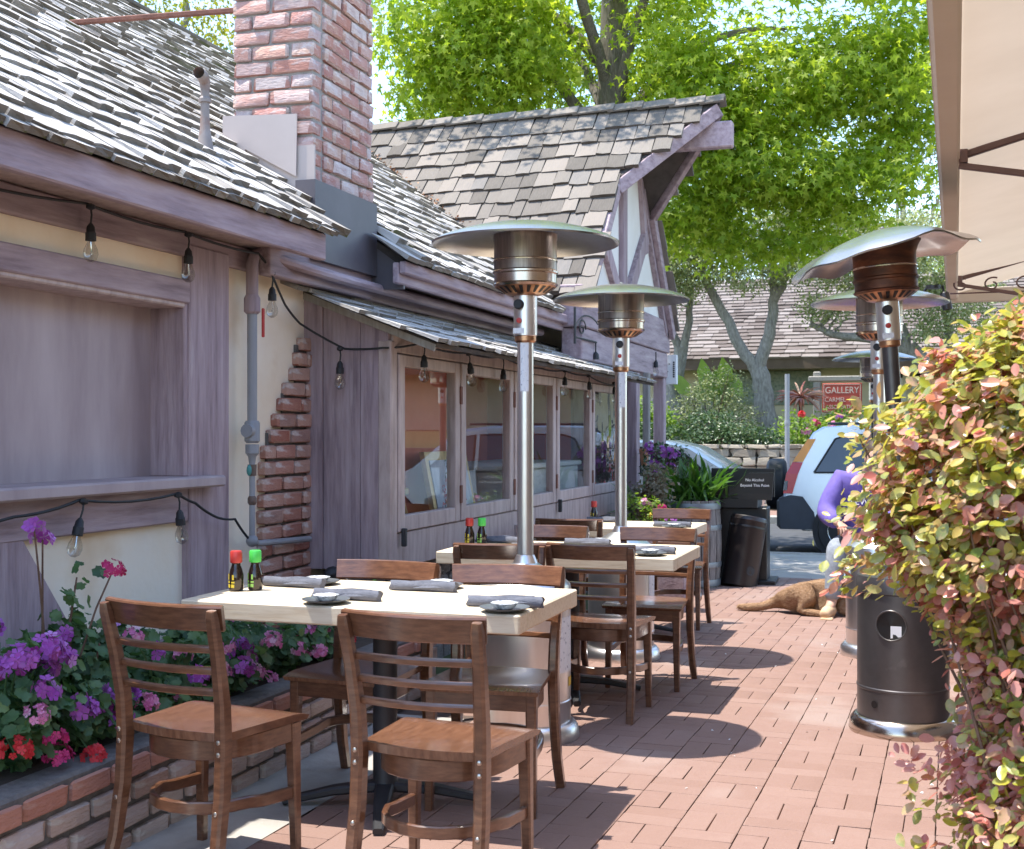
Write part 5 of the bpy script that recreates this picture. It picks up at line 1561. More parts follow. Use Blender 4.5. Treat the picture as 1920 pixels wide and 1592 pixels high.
def geranium(label, x, y, z, hgt, spread, nl, heads, ls=.046, lm='leaf_geranium', base_z=None):
    t = thing('geranium_plant', label, 'plant', (x, y, z), group='flowering plants in the brick planter', world=True)
    stems = MB()
    P = []; Nn = []
    ns = max(6, int(nl / 26))
    for k in range(ns):
        g = random.uniform(0, 6.28); q = math.sqrt(random.random())
        tip = Vector((x + math.cos(g) * spread * q * .8, y + math.sin(g) * spread * q, z + hgt * random.uniform(.45, 1) * (1 - .35 * q)))
        b = Vector((x + random.uniform(-.04, .04), y + random.uniform(-.06, .06), z))
        mid = b.lerp(tip, .55) + Vector((random.uniform(-.03, .03), random.uniform(-.03, .03), .02))
        stems.tube([b, mid, tip], [.006, .005, .003], 5)
        for j in range(int(nl / ns * 1.7)):
            q2 = random.uniform(.25, 1.05)
            p = b.lerp(mid, q2 / .55) if q2 < .55 else mid.lerp(tip, (q2 - .55) / .45)
            o = Vector((random.gauss(0, .035), random.gauss(0, .05), random.gauss(0, .025)))
            p = p + o
            if p.z < z + .02: p.z = z + .02 + random.random() * .05
            P.append(p[:]); Nn.append((o.x * 6 + .55, o.y * 6, .8))
    for (hx_, hy_, hz_, m, r) in heads:
        b = Vector((x + random.uniform(-.05, .05), y + (hy_ - y) * .4, z + hgt * .4))
        stems.tube([b, (Vector((hx_, hy_, hz_)) + b) / 2 + Vector((0, 0, .02)), (hx_, hy_, hz_)], [.004, .0035, .003], 5)
    stems.build('stems', 'stem_brown' if hgt > .5 else 'leaf_geranium', t)
    P = np.array(P)
    V, F = scatter(*ROUND, P, RNG.uniform(.55, 1.2, len(P)) * ls, Nrm=np.array(Nn), jitter=.45)
    fo_ = link('foliage', mesh_np('foliage', V, F), lm, t)
    for (hx_, hy_, hz_, m, r) in heads:
        big = m == 'petal_purple'
        flower_head(t, (hx_, hy_, hz_), r * 1.15, int((9 if big else 22) * (r / .035) ** 1.5), m, .024 if big else .0145)
    return t
geranium('pelargonium with deep purple and magenta blooms at the left edge', -2.62, 3.13, PT, .42, .22, 420,
    [(-2.52, 3.06, .60, 'petal_purple', .045), (-2.52, 3.17, .615, 'petal_purple', .05), (-2.52, 3.24, .57, 'petal_purple', .045), (-2.53, 3.02, .57, 'petal_purple', .04), (-2.48, 2.99, .35, 'petal_red', .045), (-2.47, 3.17, .29, 'petal_magenta', .04), (-2.55, 3.20, .54, 'petal_purple', .04), (-2.46, 3.10, .50, 'petal_purple', .04), (-2.45, 3.26, .42, 'petal_purple', .04), (-2.45, 3.05, .44, 'petal_pink', .035), (-2.44, 3.12, .36, 'petal_magenta', .03)])
geranium('tall leggy geranium with a crimson bloom against the plaster', -2.72, 3.52, PT, .68, .17, 260,
    [(-2.60, 3.62, .80, 'petal_magenta', .038), (-2.66, 3.34, .93, 'petal_purple', .03), (-2.66, 3.30, .97, 'petal_purple', .024), (-2.62, 3.40, .62, 'petal_purple', .02)])
geranium('low pelargonium with violet and coral blooms behind the front left chair', -2.60, 3.42, PT, .30, .2, 330,
    [(-2.50, 3.40, .385, 'petal_purple', .042), (-2.50, 3.50, .42, 'petal_purple', .036), (-2.44, 3.30, .265, 'petal_red', .035), (-2.5, 3.56, .40, 'petal_purple', .03), (-2.45, 3.46, .33, 'petal_purple', .04), (-2.45, 3.60, .36, 'petal_pink', .035)])
geranium('pelargonium with pink purple blooms seen through the front left chair back', -2.62, 3.95, PT, .30, .22, 340,
    [(-2.54, 3.95, .46, 'petal_pink', .03), (-2.52, 4.02, .31, 'petal_pink', .034), (-2.52, 3.87, .33, 'petal_pink', .03), (-2.56, 3.80, .50, 'petal_purple', .03), (-2.6, 3.74, .56, 'petal_pink', .03), (-2.46, 3.92, .40, 'petal_purple', .035), (-2.46, 4.08, .38, 'petal_pink', .035), (-2.46, 4.12, .46, 'petal_pink', .03)])
geranium('pelargonium with magenta spotted blooms left of the table column', -2.62, 4.36, PT, .28, .22, 340,
    [(-2.53, 4.33, .42, 'petal_purple', .045), (-2.53, 4.40, .38, 'petal_purple', .03), (-2.53, 4.56, .26, 'petal_pink', .034), (-2.53, 4.5, .30, 'petal_pink', .015), (-2.47, 4.26, .36, 'petal_purple', .04), (-2.47, 4.48, .42, 'petal_pink', .035), (-2.47, 4.36, .33, 'petal_pink', .034)])
geranium('geranium with pale pink and white blooms under the nearest table', -2.62, 4.74, PT, .25, .22, 320,
    [(-2.55, 4.63, .41, 'petal_pink', .036), (-2.55, 4.82, .36, 'petal_pink', .036), (-2.56, 4.95, .40, 'petal_pink', .034), (-2.47, 4.70, .36, 'petal_pink', .036), (-2.47, 4.88, .32, 'petal_pink', .036)])
geranium('geranium with rose pink blooms at the far end of the planter', -2.62, 5.14, PT, .25, .2, 320,
    [(-2.54, 5.07, .39, 'petal_pink', .036), (-2.53, 5.15, .37, 'petal_pink', .036), (-2.53, 5.24, .33, 'petal_pink', .034), (-2.53, 5.06, .30, 'petal_pink', .036), (-2.53, 5.32, .30, 'petal_red', .03), (-2.5, 5.38, .33, 'petal_magenta', .028)])

geranium('leafy geranium against the plaster below the sill', -3.02, 3.30, PT, .40, .26, 420, [(-2.92, 3.42, .62, 'petal_purple', .03), (-2.95, 3.62, .50, 'petal_pink', .03)])
geranium('leafy geranium with a few mauve blooms behind the nearest table bottles', -3.02, 4.15, PT, .34, .28, 420, [(-2.90, 4.30, .52, 'petal_pink', .03), (-2.92, 4.05, .55, 'petal_purple', .03)])
geranium('low leafy geranium by the bare brick quoin', -3.0, 4.95, PT, .26, .28, 400, [(-2.86, 5.25, .45, 'petal_pink', .032), (-2.86, 4.85, .46, 'petal_pink', .03), (-2.84, 5.05, .43, 'petal_pink', .032)])
# hose and tap at the end of the planter
hz_t = thing('garden_tap', 'grey garden tap with a green hose loop by the bay corner', 'tap', (-2.55, 5.48, .60), world=True, cam_scaled=True)
MB().tube([(-2.62, 5.40, .56), (-2.62, 5.45, .60), (-2.58, 5.48, .63), (-2.53, 5.50, .63), (-2.51, 5.51, .58)], .016, 8).build('spout', 'pipe_grey', hz_t)
MB().tube([(-2.50, 5.52, .30), (-2.50, 5.52, .52), (-2.49, 5.54, .585), (-2.46, 5.56, .60), (-2.44, 5.57, .57)], .012, 8).build('hose', 'hose_green', hz_t)
MB().ball((-2.66, 5.42, .60), .05, sq=(.8, 1.2, .7)).build('timer', 'black_rubber', hz_t)

# ------------------------------------------------------------------ generic foliage
def blob_points(blobs, n):
    """n points inside ellipsoids (cx,cy,cz,rx,ry,rz,weight), denser towards the shell, plus outward normals"""
    w = np.array([b[6] for b in blobs], float); w /= w.sum()
    idx = RNG.choice(len(blobs), n, p=w)
    B = np.array([b[:6] for b in blobs])[idx]
    d = RNG.normal(0, 1, (n, 3)); d /= np.linalg.norm(d, axis=1, keepdims=True)
    r = RNG.uniform(.35, 1.0, (n, 1)) ** .6
    return B[:, :3] + d * r * B[:, 3:], d

def foliage(parent, name, blobs, n_spray, per, spread, size, tmpl, m, droop=.5, up=.6, jitter=.5):
    C, d = blob_points(blobs, n_spray)
    P = np.repeat(C, per, axis=0) + RNG.normal(0, spread, (n_spray * per, 3)) * np.array([1, 1, .6])
    Nn = np.repeat(d * .5 + np.array([0, 0, up]), per, axis=0)
    sd = np.repeat(d * .6 + np.array([0, 0, -droop]), per, axis=0)
    V, F = scatter(*tmpl, P, RNG.uniform(.65, 1.2, len(P)) * size, Nrm=Nn, jitter=jitter, sdir=sd)
    return link(name, mesh_np(name, V, F), m, parent)

def limb(mb, pts, r0, r1, n=8, wob=.0):
    pts = [Vector(p) for p in pts]
    out = []; rs = []
    K = 5
    for i in range(len(pts) - 1):
        for k in range(K):
            q = (i + k / K) / (len(pts) - 1)
            # catmull-rom
            p0, p1, p2, p3 = pts[max(i - 1, 0)], pts[i], pts[i + 1], pts[min(i + 2, len(pts) - 1)]
            s = k / K
            p = .5 * ((2 * p1) + (p2 - p0) * s + (2 * p0 - 5 * p1 + 4 * p2 - p3) * s * s + (3 * p1 - p0 - 3 * p2 + p3) * s ** 3)
            out.append(p + Vector((random.gauss(0, wob), random.gauss(0, wob), 0))); rs.append(r0 + (r1 - r0) * q)
    out.append(pts[-1]); rs.append(r1)
    mb.tube(out, rs, n)

# big bright green maple over the street
mt = thing('maple_tree', 'tall bright green star leaved tree rising behind the gable', 'tree', (-3.66, 15.15, gz(15)), world=True)
mb = MB()
limb(mb, [(-3.66, 15.15, -.3), (-3.70, 15.15, 2.2), (-3.62, 15.15, 4.8), (-3.58, 15.15, 6.6), (-3.4, 15.2, 10.0)], .30, .12, 14, .01)
mb.build('trunk', 'bark', mt, 60)
mb = MB()
def mk(p): return (p[0] * 1.08, p[1] * 1.08, p[2] * 1.08 - .1016)  # maple limbs and crown scaled outward about the camera
for tip, z0, r in (((-5.4, 13.2, 6.2), 4.4, .09), ((-6.4, 13.8, 7.2), 5.4, .08), ((-1.2, 14.3, 4.7), 3.9, .10), ((-.2, 14.8, 5.6), 4.6, .08), ((-2.2, 12.6, 6.5), 4.8, .08), ((-4.0, 11.0, 7.0), 5.2, .08), ((-1.6, 16.2, 6.4), 4.7, .08), ((-4.6, 15.6, 6.4), 4.5, .08)):
    a = Vector((-3.62, 15.15, z0 * 1.06)); b = Vector(mk(tip))
    m1 = a.lerp(b, .35) + Vector((0, 0, .45)); m2 = a.lerp(b, .7) + Vector((0, 0, .35))
    limb(mb, [a, m1, m2, b], r, .02, 8, .012)
    for k in range(5):
        q = random.uniform(.4, .95); s = a.lerp(b, q) + Vector((0, 0, .4 * (1 - q) + .1))
        e = s + Vector((random.uniform(-.7, .7), random.uniform(-.7, .7), random.uniform(-.5, .35)))
        limb(mb, [s, s.lerp(e, .5) + Vector((0, 0, .1)), e], .022, .006, 5)
mb.build('limb', 'bark', mt, 60)
MAPLE = [
    (-5.25, 13.1, 5.9, .75, .8, .95, 1.1), (-4.6, 13.1, 5.45, .8, .8, .85, 1.2), (-5.1, 13.2, 5.05, .5, .6, .5, .4), (-4.15, 13.4, 5.5, .55, .8, .8, .9), (-4.35, 13.2, 6.2, .6, .9, .6, .8),
    (-2.55, 13.5, 5.5, .42, .8, .9, .7), (-2.3, 13.7, 4.85, .6, .8, .8, 1.0), (-1.95, 13.9, 4.3, .6, .7, .55, .8), (-1.4, 14.0, 4.1, .6, .6, .42, .65), (-.9, 14.2, 3.95, .50, .5, .30, .4),
    (-1.5, 14.1, 5.1, .8, .8, .7, 1.1), (-.75, 14.3, 5.3, .7, .7, .6, .9), (-.15, 14.6, 5.55, .6, .6, .55, .8), (-.2, 14.6, 4.75, .45, .45, .22, .25), (-.5, 14.4, 4.25, .55, .45, .20, .3), (-2.4, 13.9, 3.75, .38, .4, .32, .4),
    (-4.3, 11.6, 7.4, 1.7, 1.0, .6, .9), (-2.9, 11.6, 7.6, 1.4, 1.0, .6, .9), (-2.2, 16.6, 6.0, 2.6, 1.4, 1.8, 1.6), (-4.8, 15.6, 6.2, 1.8, 1.4, 1.6, 1.0), (-3.3, 14.9, 5.9, 1.0, .4, .9, .7), (-3.0, 13.4, 6.5, .6, .6, .35, .35)]
for (x_, z_) in ((-2.75, 3.72), (-2.55, 3.45), (-2.2, 3.55), (-1.95, 3.38), (-1.6, 3.36), (-1.3, 3.45), (-.95, 3.40), (-.6, 3.62), (-.25, 4.05), (.1, 4.5), (.2, 5.0), (-5.6, 5.1), (-5.65, 5.6), (-5.5, 4.7), (-.1, 3.95), (-.35, 4.55)):
    MAPLE.append((x_, 14.0 + random.uniform(-.3, .5), z_, .28, .28, .22, .10))
MAPLE = [(*mk(b[:3]), b[3] * 1.08, b[4] * 1.08, b[5] * 1.08, b[6]) for b in MAPLE]
foliage(mt, 'crown', MAPLE, 2500, 16, .19, .092, STAR, 'leaf_maple', droop=1.1, up=.45, jitter=.4)
foliage(mt, 'crown_top', [(-2.6, 16.6, 8.6, 4.0, 2.0, 1.3, 1.2), (-.5, 16.6, 8.0, 3.0, 1.8, 1.1, 1.0), (-1.8, 13.6, 9.4, 2.6, 1.4, .6, .35)], 520, 10, .26, .17, STAR, 'leaf_maple', droop=1.0, up=.6, jitter=.4)  # unseen upper foliage, put in to shade the street and host stand

# oaks on the bank
def oak(label, trunk, limbs, blobs, n, leaf='leaf_oak', size=.078, name='oak_tree'):
    t = thing(name, label, 'tree', trunk[0][0], world=True)
    mb = MB(); limb(mb, trunk[0], trunk[1], trunk[2], 10, .02); mb.build('trunk', 'bark_pale', t, 60)
    for (pts, r0, r1) in limbs:
        mb = MB(); limb(mb, pts, r0, r1, 8, .02)
        for k in range(6):
            a, b = Vector(pts[-2]), Vector(pts[-1]); q = random.uniform(0, 1); s = a.lerp(b, q)
            e = s + Vector((random.uniform(-.9, .9), random.uniform(-.5, .5), random.uniform(-.1, .9)))
            limb(mb, [s, s.lerp(e, .5) + Vector((0, 0, .12)), e], r1 * .6, .012, 5, .02)
        mb.build('limb', 'bark_pale', t, 60)
    foliage(t, 'crown', blobs, int(n * 1.25), 18, .15, size, DIAM, leaf, .2, .5, .8)
    return t
oak('forked grey oak with pale bark standing before the gallery', ([(-3.05, 27.3, .9), (-3.15, 27.3, 1.9), (-3.32, 27.3, 2.75)], .26, .18),
    [([(-3.32, 27.3, 2.6), (-3.75, 27.2, 3.3), (-4.25, 27.1, 4.3), (-4.7, 27.0, 5.2), (-5.3, 26.9, 5.6)], .15, .05), ([(-3.30, 27.3, 2.6), (-3.05, 27.2, 3.4), (-2.95, 27.1, 4.2), (-3.0, 27.0, 4.9), (-3.6, 26.9, 5.5)], .15, .05), ([(-2.95, 27.1, 4.1), (-2.5, 27.0, 4.9), (-1.9, 26.8, 5.3)], .11, .05)],
    [(-5.2, 26.8, 5.9, 1.2, .9, .7, 1.3), (-4.2, 26.6, 5.6, 1.1, .9, .7, 1.2), (-3.2, 26.6, 5.9, 1.2, .9, .8, 1.3), (-2.0, 26.6, 5.6, 1.2, .9, .6, 1.1), (-5.0, 26.9, 4.7, .7, .6, .6, .6), (-3.4, 26.6, 4.7, .7, .5, .5, .5), (-1.2, 26.8, 5.2, .9, .7, .5, .6), (-4.3, 26.5, 4.9, 1.0, .6, .5, .8), (-2.3, 26.5, 4.8, .8, .5, .45, .6), (-5.6, 26.8, 5.2, .8, .6, .7, .8)], 1500)
oak('slender oak left of the forked oak', ([(-5.15, 28.0, 1.0), (-5.25, 28.0, 2.1), (-5.1, 28.0, 3.2)], .20, .15),
    [([(-5.1, 28.0, 3.0), (-5.4, 27.9, 3.9), (-5.6, 27.9, 4.8)], .11, .05), ([(-5.1, 28.0, 3.0), (-4.85, 27.9, 4.0), (-4.9, 27.8, 5.0)], .11, .05)],
    [(-5.8, 27.8, 5.0, .8, .7, .8, 1.0), (-5.0, 27.7, 5.6, 1.0, .8, .6, 1.0), (-5.9, 27.8, 4.2, .6, .4, .7, .8), (-5.3, 27.6, 4.5, .6, .4, .5, .6)], 520)
oak('leaning oak with bare crooked limbs right of the gallery sign', ([(.9, 28.2, 1.0), (.5, 28.0, 2.2), (-.2, 27.8, 3.1)], .24, .17),
    [([(-.2, 27.8, 3.0), (-.9, 27.6, 3.25), (-1.7, 27.4, 3.35), (-2.2, 27.3, 3.6)], .13, .05), ([(-.2, 27.8, 3.0), (-.6, 27.6, 3.9), (-1.2, 27.4, 4.6)], .13, .05), ([(.5, 28.0, 2.2), (.6, 27.8, 3.6), (.3, 27.6, 4.6)], .13, .05)],
    [(-1.2, 27.2, 4.8, 1.0, .8, .6, 1.0), (.2, 27.4, 5.0, 1.0, .8, .9, 1.2), (.9, 27.6, 4.2, .7, .6, .9, .9), (-.3, 27.3, 4.1, .7, .5, .35, .5), (-1.9, 27.2, 3.9, .5, .4, .3, .3), (.2, 27.4, 3.5, .4, .4, .3, .3), (-.6, 27.1, 5.2, 1.0, .6, .6, .8)], 850)
# trees beyond the roofs
def far_tree(label, x, y, hgt, blobs, n, leaf, size, per=12, spread=.3, name='background_tree', gx=0):
    t = thing(name, label, 'tree', (x, y, 1.5), group='trees beyond the roofs', world=True)
    mb = MB(); limb(mb, [(x, y, -.2), (x + .2, y, hgt * .35), (x + gx, y, hgt * .75)], .3, .08, 8, .03)
    for b in blobs[:6]:
        limb(mb, [(x + .15, y, hgt * .35), ((x + b[0]) / 2, (y + b[1]) / 2, b[2] * .75), b[:3]], .10, .03, 6, .04)
    mb.build('trunk', 'bark_pale', t, 60)
    foliage(t, 'crown', blobs, n, per, spread, size, DIAM, leaf, .5, .3, .8)
    return t
far_tree('hazy grey green gum tree far behind the gallery', -.6, 46, 13, [(-2.6, 46, 9.6, 1.6, 1.5, 1.4, 1), (-.8, 46, 11.6, 1.8, 1.5, 1.5, 1.2), (.9, 46, 10.2, 1.6, 1.5, 1.6, 1.1), (2.4, 46, 11.8, 1.6, 1.5, 1.8, 1), (-.2, 46, 8.0, 1.9, 1.4, 1.0, 1), (1.8, 46, 7.6, 1.6, 1.4, 1.2, .9)], 750, 'leaf_gum', .13)
far_tree('olive green tree behind the gallery ridge', -4.6, 41, 9, [(-7.4, 41, 6.6, 1.8, 1.5, 1.3, 1), (-4.9, 41, 7.0, 2.0, 1.5, 1.4, 1.2), (-2.6, 41, 7.0, 1.8, 1.5, 1.2, 1), (-.4, 41, 6.8, 1.8, 1.4, 1.1, 1), (1.6, 41, 6.4, 1.6, 1.4, 1.1, .8), (3.4, 41, 6.0, 1.5, 1.2, 1.2, .7)], 900, 'leaf_oak', .11)
far_tree('dark green tree at the right behind the awning end', 1.6, 36, 7, [(.9, 36, 5.4, .9, .9, .8, 1), (1.8, 36, 6.4, 1.0, .9, .8, 1), (2.6, 36, 5.0, 1.0, .9, .9, 1)], 330, 'leaf_lime', .10)
far_tree('yellow green tree behind the main roof ridge at the left', -9.2, 13.6, 6.5, [(-9.7, 13.3, 7.1, .9, .9, .9, 1), (-8.7, 13.6, 6.7, .9, .8, .8, 1), (-8.0, 13.9, 6.0, .7, .8, .8, .8), (-10.8, 13.3, 7.6, 1.0, .8, .8, .8), (-7.6, 14.2, 5.5, .5, .6, .6, .6)], 600, 'leaf_yellow', .07, 12, .18)

# shrubs and flowers on the bank
def shrub(label, name, blobs, n, leaf, size, tmpl=DIAM, per=14, spread=.10, cat='shrub', group=None, heads=()):
    b0 = blobs[0]
    t = thing(name, label, cat, (b0[0], b0[1], b0[2] - b0[5]), group=group, world=True)
    mb = MB()
    for k in range(14):
        b = random.choice(blobs)
        s = Vector((b0[0] + random.uniform(-.15, .15), b0[1] + .05, b0[2] - b0[5] * .95)); e = Vector((b[0] + random.uniform(-.6, .6) * b[3], b[1] + random.uniform(-.6, .6) * b[4], b[2] + random.uniform(0, .6) * b[5]))
        mb.tube([s, s.lerp(e, .5) + Vector((0, 0, .08)), e], [.016, .012, .006], 5)
    mb.build('stems', 'stem_brown', t)
    foliage(t, 'foliage', blobs, n, per, spread, size, tmpl, leaf, .1, .7, .7)
    for (x, y, z, m, r, k, fs) in heads: flower_head(t, (x, y, z), r, k, m, fs)
    return t
shrub('pale variegated shrub left of the forked oak', 'variegated_shrub', [(-4.25, 26.4, 1.7, .75, .6, .75, 1), (-3.95, 26.3, 2.15, .55, .5, .55, .7), (-4.75, 26.4, 1.45, .5, .5, .5, .6), (-3.6, 26.2, 1.45, .5, .5, .5, .6)], 420, 'leaf_variegated', .06)
shrub('dark glossy ivy spilling over the stone wall', 'ivy_bank', [(-4.6, 24.5, 1.15, .85, .4, .30, 1), (-3.6, 24.5, 1.12, .8, .4, .33, 1), (-5.4, 24.5, 1.2, .7, .4, .35, .8), (-2.9, 24.6, 1.1, .5, .35, .25, .6), (-3.9, 24.9, 1.4, .6, .4, .3, .6)], 520, 'leaf_dark', .075, OVAL)
shrub('lime green strappy clump at the left of the bank', 'lime_clump', [(-5.75, 25.6, 1.55, .5, .5, .45, 1), (-5.2, 25.6, 1.45, .4, .4, .35, .7), (-6.3, 25.7, 1.4, .5, .4, .4, .7)], 210, 'leaf_lime', .11, OVAL)
shrub('low green planting under the gallery sign with pink and white blooms', 'flower_bed', [(-1.7, 25.6, 1.20, .55, .4, .33, 1), (-.9, 25.6, 1.22, .6, .4, .30, 1), (-2.35, 25.4, 1.25, .35, .35, .4, .7), (-.2, 25.6, 1.2, .5, .4, .3, .8), (-1.3, 26.3, 1.5, .7, .4, .25, .7)], 360, 'leaf_lime', .09, OVAL, cat='plant',
      heads=[(-1.95, 25.3, 1.45, 'petal_magenta', .09, 16, .05), (-1.6, 25.2, 1.42, 'petal_pink', .08, 12, .05), (-2.2, 25.2, 1.62, 'petal_red', .08, 12, .045), (-1.2, 25.3, 1.50, 'white_paint', .08, 10, .05), (-1.5, 25.3, 1.58, 'petal_purple', .06, 8, .045), (-2.1, 25.2, 1.28, 'petal_pink', .08, 12, .05)])
cd = thing('cordyline', 'red spiky cordyline beside the gallery sign', 'plant', (-2.42, 27.5, 1.3), world=True)
MB().tube([(-2.42, 27.5, 1.2), (-2.42, 27.5, 2.0)], .04, 8).build('stem', 'stem_brown', cd)
n = 90
d = RNG.normal(0, 1, (n, 3)); d[:, 2] = d[:, 2] * .8 + .1; d /= np.linalg.norm(d, axis=1, keepdims=True)
V, F = scatter(*BLADE, np.tile([-2.42, 27.5, 2.05], (n, 1)) + d * .03, RNG.uniform(.45, .62, n), Nrm=np.tile([0, -.3, 1.], (n, 1)), jitter=.3, sdir=d * 4)
link('foliage', mesh_np('foliage', V, F), 'leaf_cordyline', cd)
bn = thing('broadleaf_plant', 'broad bright green leaves standing behind the pale shrub', 'plant', (-4.2, 28.0, 1.4), world=True)
n = 14
d = RNG.normal(0, .5, (n, 3)) + np.array([0, 0, 1.2]); d /= np.linalg.norm(d, axis=1, keepdims=True)
V, F = scatter(*OVAL, np.array([-4.2, 28.0, 2.0]) + RNG.normal(0, .25, (n, 3)) * np.array([1, .5, .4]), RNG.uniform(.6, .9, n), Nrm=np.tile([0, -1, .3], (n, 1)), jitter=.3, sdir=d * 3)
link('foliage', mesh_np('foliage', V, F), 'leaf_lime', bn)
MB().tube([(-4.2, 28, 1.2), (-4.2, 28, 2.3)], .05, 8).build('stem', 'leaf_lime', bn)

# grass tufts and flowers in the near planters
def tuft(label, x, y, z, n, L, leaf, cat='plant', spread=.10, up=1.0, name='spiky_grass'):
    t = thing(name, label, cat, (x, y, z), world=True)
    d = RNG.normal(0, .62, (n, 3)) + np.array([0, 0, up]); d /= np.linalg.norm(d, axis=1, keepdims=True)
    nr = np.cross(d, np.cross(d, np.array([0, 0, 1.0]))) * -1
    V, F = scatter(*BLADE, np.array([x, y, z]) + RNG.normal(0, spread, (n, 3)) * np.array([1, 1, .05]), RNG.uniform(.6, 1.1, n) * L, Nrm=nr, jitter=.2, sdir=d * 5)
    link('foliage', mesh_np('foliage', V, F), leaf, t)
    return t
tuft('fountain of green spiky leaves in the oak barrel', -2.0, 11.6, .66, 190, .42, 'leaf_grass')
tuft('loose green strap leaves beside the oak barrel', -2.32, 11.25, .50, 90, .42, 'leaf_grass', up=.7)
shrub('clump of small pink and yellow flowers in the window box', 'flower_clump', [(-1.98, 9.8, .60, .14, .12, .12, 1), (-2.15, 9.85, .66, .12, .12, .14, .8)], 60, 'leaf_lime', .04, OVAL, 10, .03, 'plant', None,
      [(-1.92, 9.72, .68, 'petal_magenta', .035, 12, .02), (-1.85, 9.70, .60, 'petal_purple', .045, 14, .025), (-2.06, 9.70, .72, 'petal_pink', .035, 10, .016), (-1.99, 9.70, .62, 'label_yellow', .03, 10, .016)])
pot.location.x = -1.98
shrub('dried straw coloured tangle against the porch post', 'dry_plant', [(-2.30, 10.85, .62, .16, .18, .22, 1), (-2.22, 10.9, .85, .10, .12, .16, .6)], 90, 'leaf_gum', .05, DIAM, 12, .04, 'plant')
shrub('dome of dusky purple blooms in the grey pot', 'purple_blooms', [(-2.42, 12.3, .98, .22, .2, .20, 1)], 60, 'leaf_dark', .05, OVAL, 10, .04, 'plant', None,
      [(-2.42 + .19 * math.cos(a) * q, 12.22 - .10 * random.random(), 1.02 + .17 * math.sin(a) * q, 'petal_purple', .045, 9, .024) for a, q in [(random.uniform(0, 6.28), random.uniform(.2, 1)) for _ in range(16)]])
rp.location.x = -2.42
# ------------------------------------------------------------------ skinned bodies
def skin_body(name, verts, edges, radii, m, parent, sub=2, root=0):
    me = bpy.data.meshes.new(name)
    me.from_pydata([tuple(v) for v in verts], edges, [])
    o = bpy.data.objects.new(name, me); COL.objects.link(o)
    sk = o.modifiers.new('skin', 'SKIN')
    sk.use_smooth_shade = True
    o.data.skin_vertices[0].data  # layer made by the modifier
    for i, r in enumerate(radii):
        sv = o.data.skin_vertices[0].data[i]
        sv.radius = (r, r) if not isinstance(r, (tuple, list)) else r
        sv.use_root = (i == root)
    ss = o.modifiers.new('sub', 'SUBSURF'); ss.levels = sub; ss.render_levels = sub
    dg = bpy.context.evaluated_depsgraph_get()
    me2 = bpy.data.meshes.new_from_object(o.evaluated_get(dg))
    bpy.data.objects.remove(o)
    me2.materials.clear()
    me2.shade_smooth()
    return link(name, me2, m, parent)

# ------------------------------------------------------------------ seated person
g = gz(10)
px0, py0 = -.43, 10.38
pr = thing('person', 'seated person in a purple jacket and grey jeans behind the steel heater', 'person', (px0, py0, g), world=True)
ch2 = copy_tree(CH); ch2.location = (px0, py0 + .06, g); ch2.rotation_euler = (0, 0, R(180))
ch2['label'] = 'chair carrying the person in the purple jacket, hidden behind the steel heater'
Zs = g
pel = (px0, py0, Zs + .53); chest = (px0, py0 - .14, Zs + .86); neck = (px0 + .05, py0 - .18, Zs + 1.08); head0 = (px0 + .09, py0 - .24, Zs + 1.14); head1 = (px0 + .12, py0 - .28, Zs + 1.24)
shR = (px0 - .17, py0 - .16, Zs + 1.02); shL = (px0 + .19, py0 - .12, Zs + 1.04)
elR = (px0 - .27, py0 - .27, Zs + .76); elL = (px0 + .30, py0 - .28, Zs + .78)
haR = (px0 - .15, py0 - .50, Zs + .70); haL = (px0 + .10, py0 - .50, Zs + .70)
hipR = (px0 - .10, py0, Zs + .52); hipL = (px0 + .10, py0, Zs + .52)
knR = (px0 - .17, py0 - .56, Zs + .52); knL = (px0 + .16, py0 - .52, Zs + .52)
anR = (px0 - .20, py0 - .62, Zs + .10); anL = (px0 + .18, py0 - .60, Zs + .10)
toR = (px0 - .25, py0 - .80, Zs + .035); toL = (px0 + .20, py0 - .80, Zs + .035)
V_ = [pel, chest, neck, head0, head1, shR, elR, haR, shL, elL, haL, hipR, knR, anR, toR, hipL, knL, anL, toL]
E_ = [(0, 1), (1, 2), (2, 3), (3, 4), (1, 5), (5, 6), (6, 7), (1, 8), (8, 9), (9, 10), (0, 11), (11, 12), (12, 13), (13, 14), (0, 15), (15, 16), (16, 17), (17, 18)]
body = skin_body('body', V_, E_, [.12, .125, .05, .075, .085, .055, .042, .028, .055, .042, .028, .08, .06, .04, .03, .08, .06, .04, .03], 'skin', pr)
jk = skin_body('jacket', [pel, chest, (px0, py0 - .15, Zs + 1.05), shR, tuple((Vector(shR) + Vector(elR)) / 2), elR, tuple(Vector(elR).lerp(Vector(haR), .85)), shL, elL, tuple(Vector(elL).lerp(Vector(haL), .85))],
    [(0, 1), (1, 2), (1, 3), (3, 4), (4, 5), (5, 6), (1, 7), (7, 8), (8, 9)], [.17, .185, .085, .105, .098, .090, .062, .105, .09, .062], 'jacket_purple', pr)
skin_body('trousers', [pel, hipR, knR, tuple(Vector(knR).lerp(Vector(anR), .5)), tuple(Vector(knR).lerp(Vector(anR), .95)), hipL, knL, tuple(Vector(knL).lerp(Vector(anL), .95))],
    [(0, 1), (1, 2), (2, 3), (3, 4), (0, 5), (5, 6), (6, 7)], [.15, .105, .082, .07, .062, .105, .082, .062], 'jeans_grey', pr)
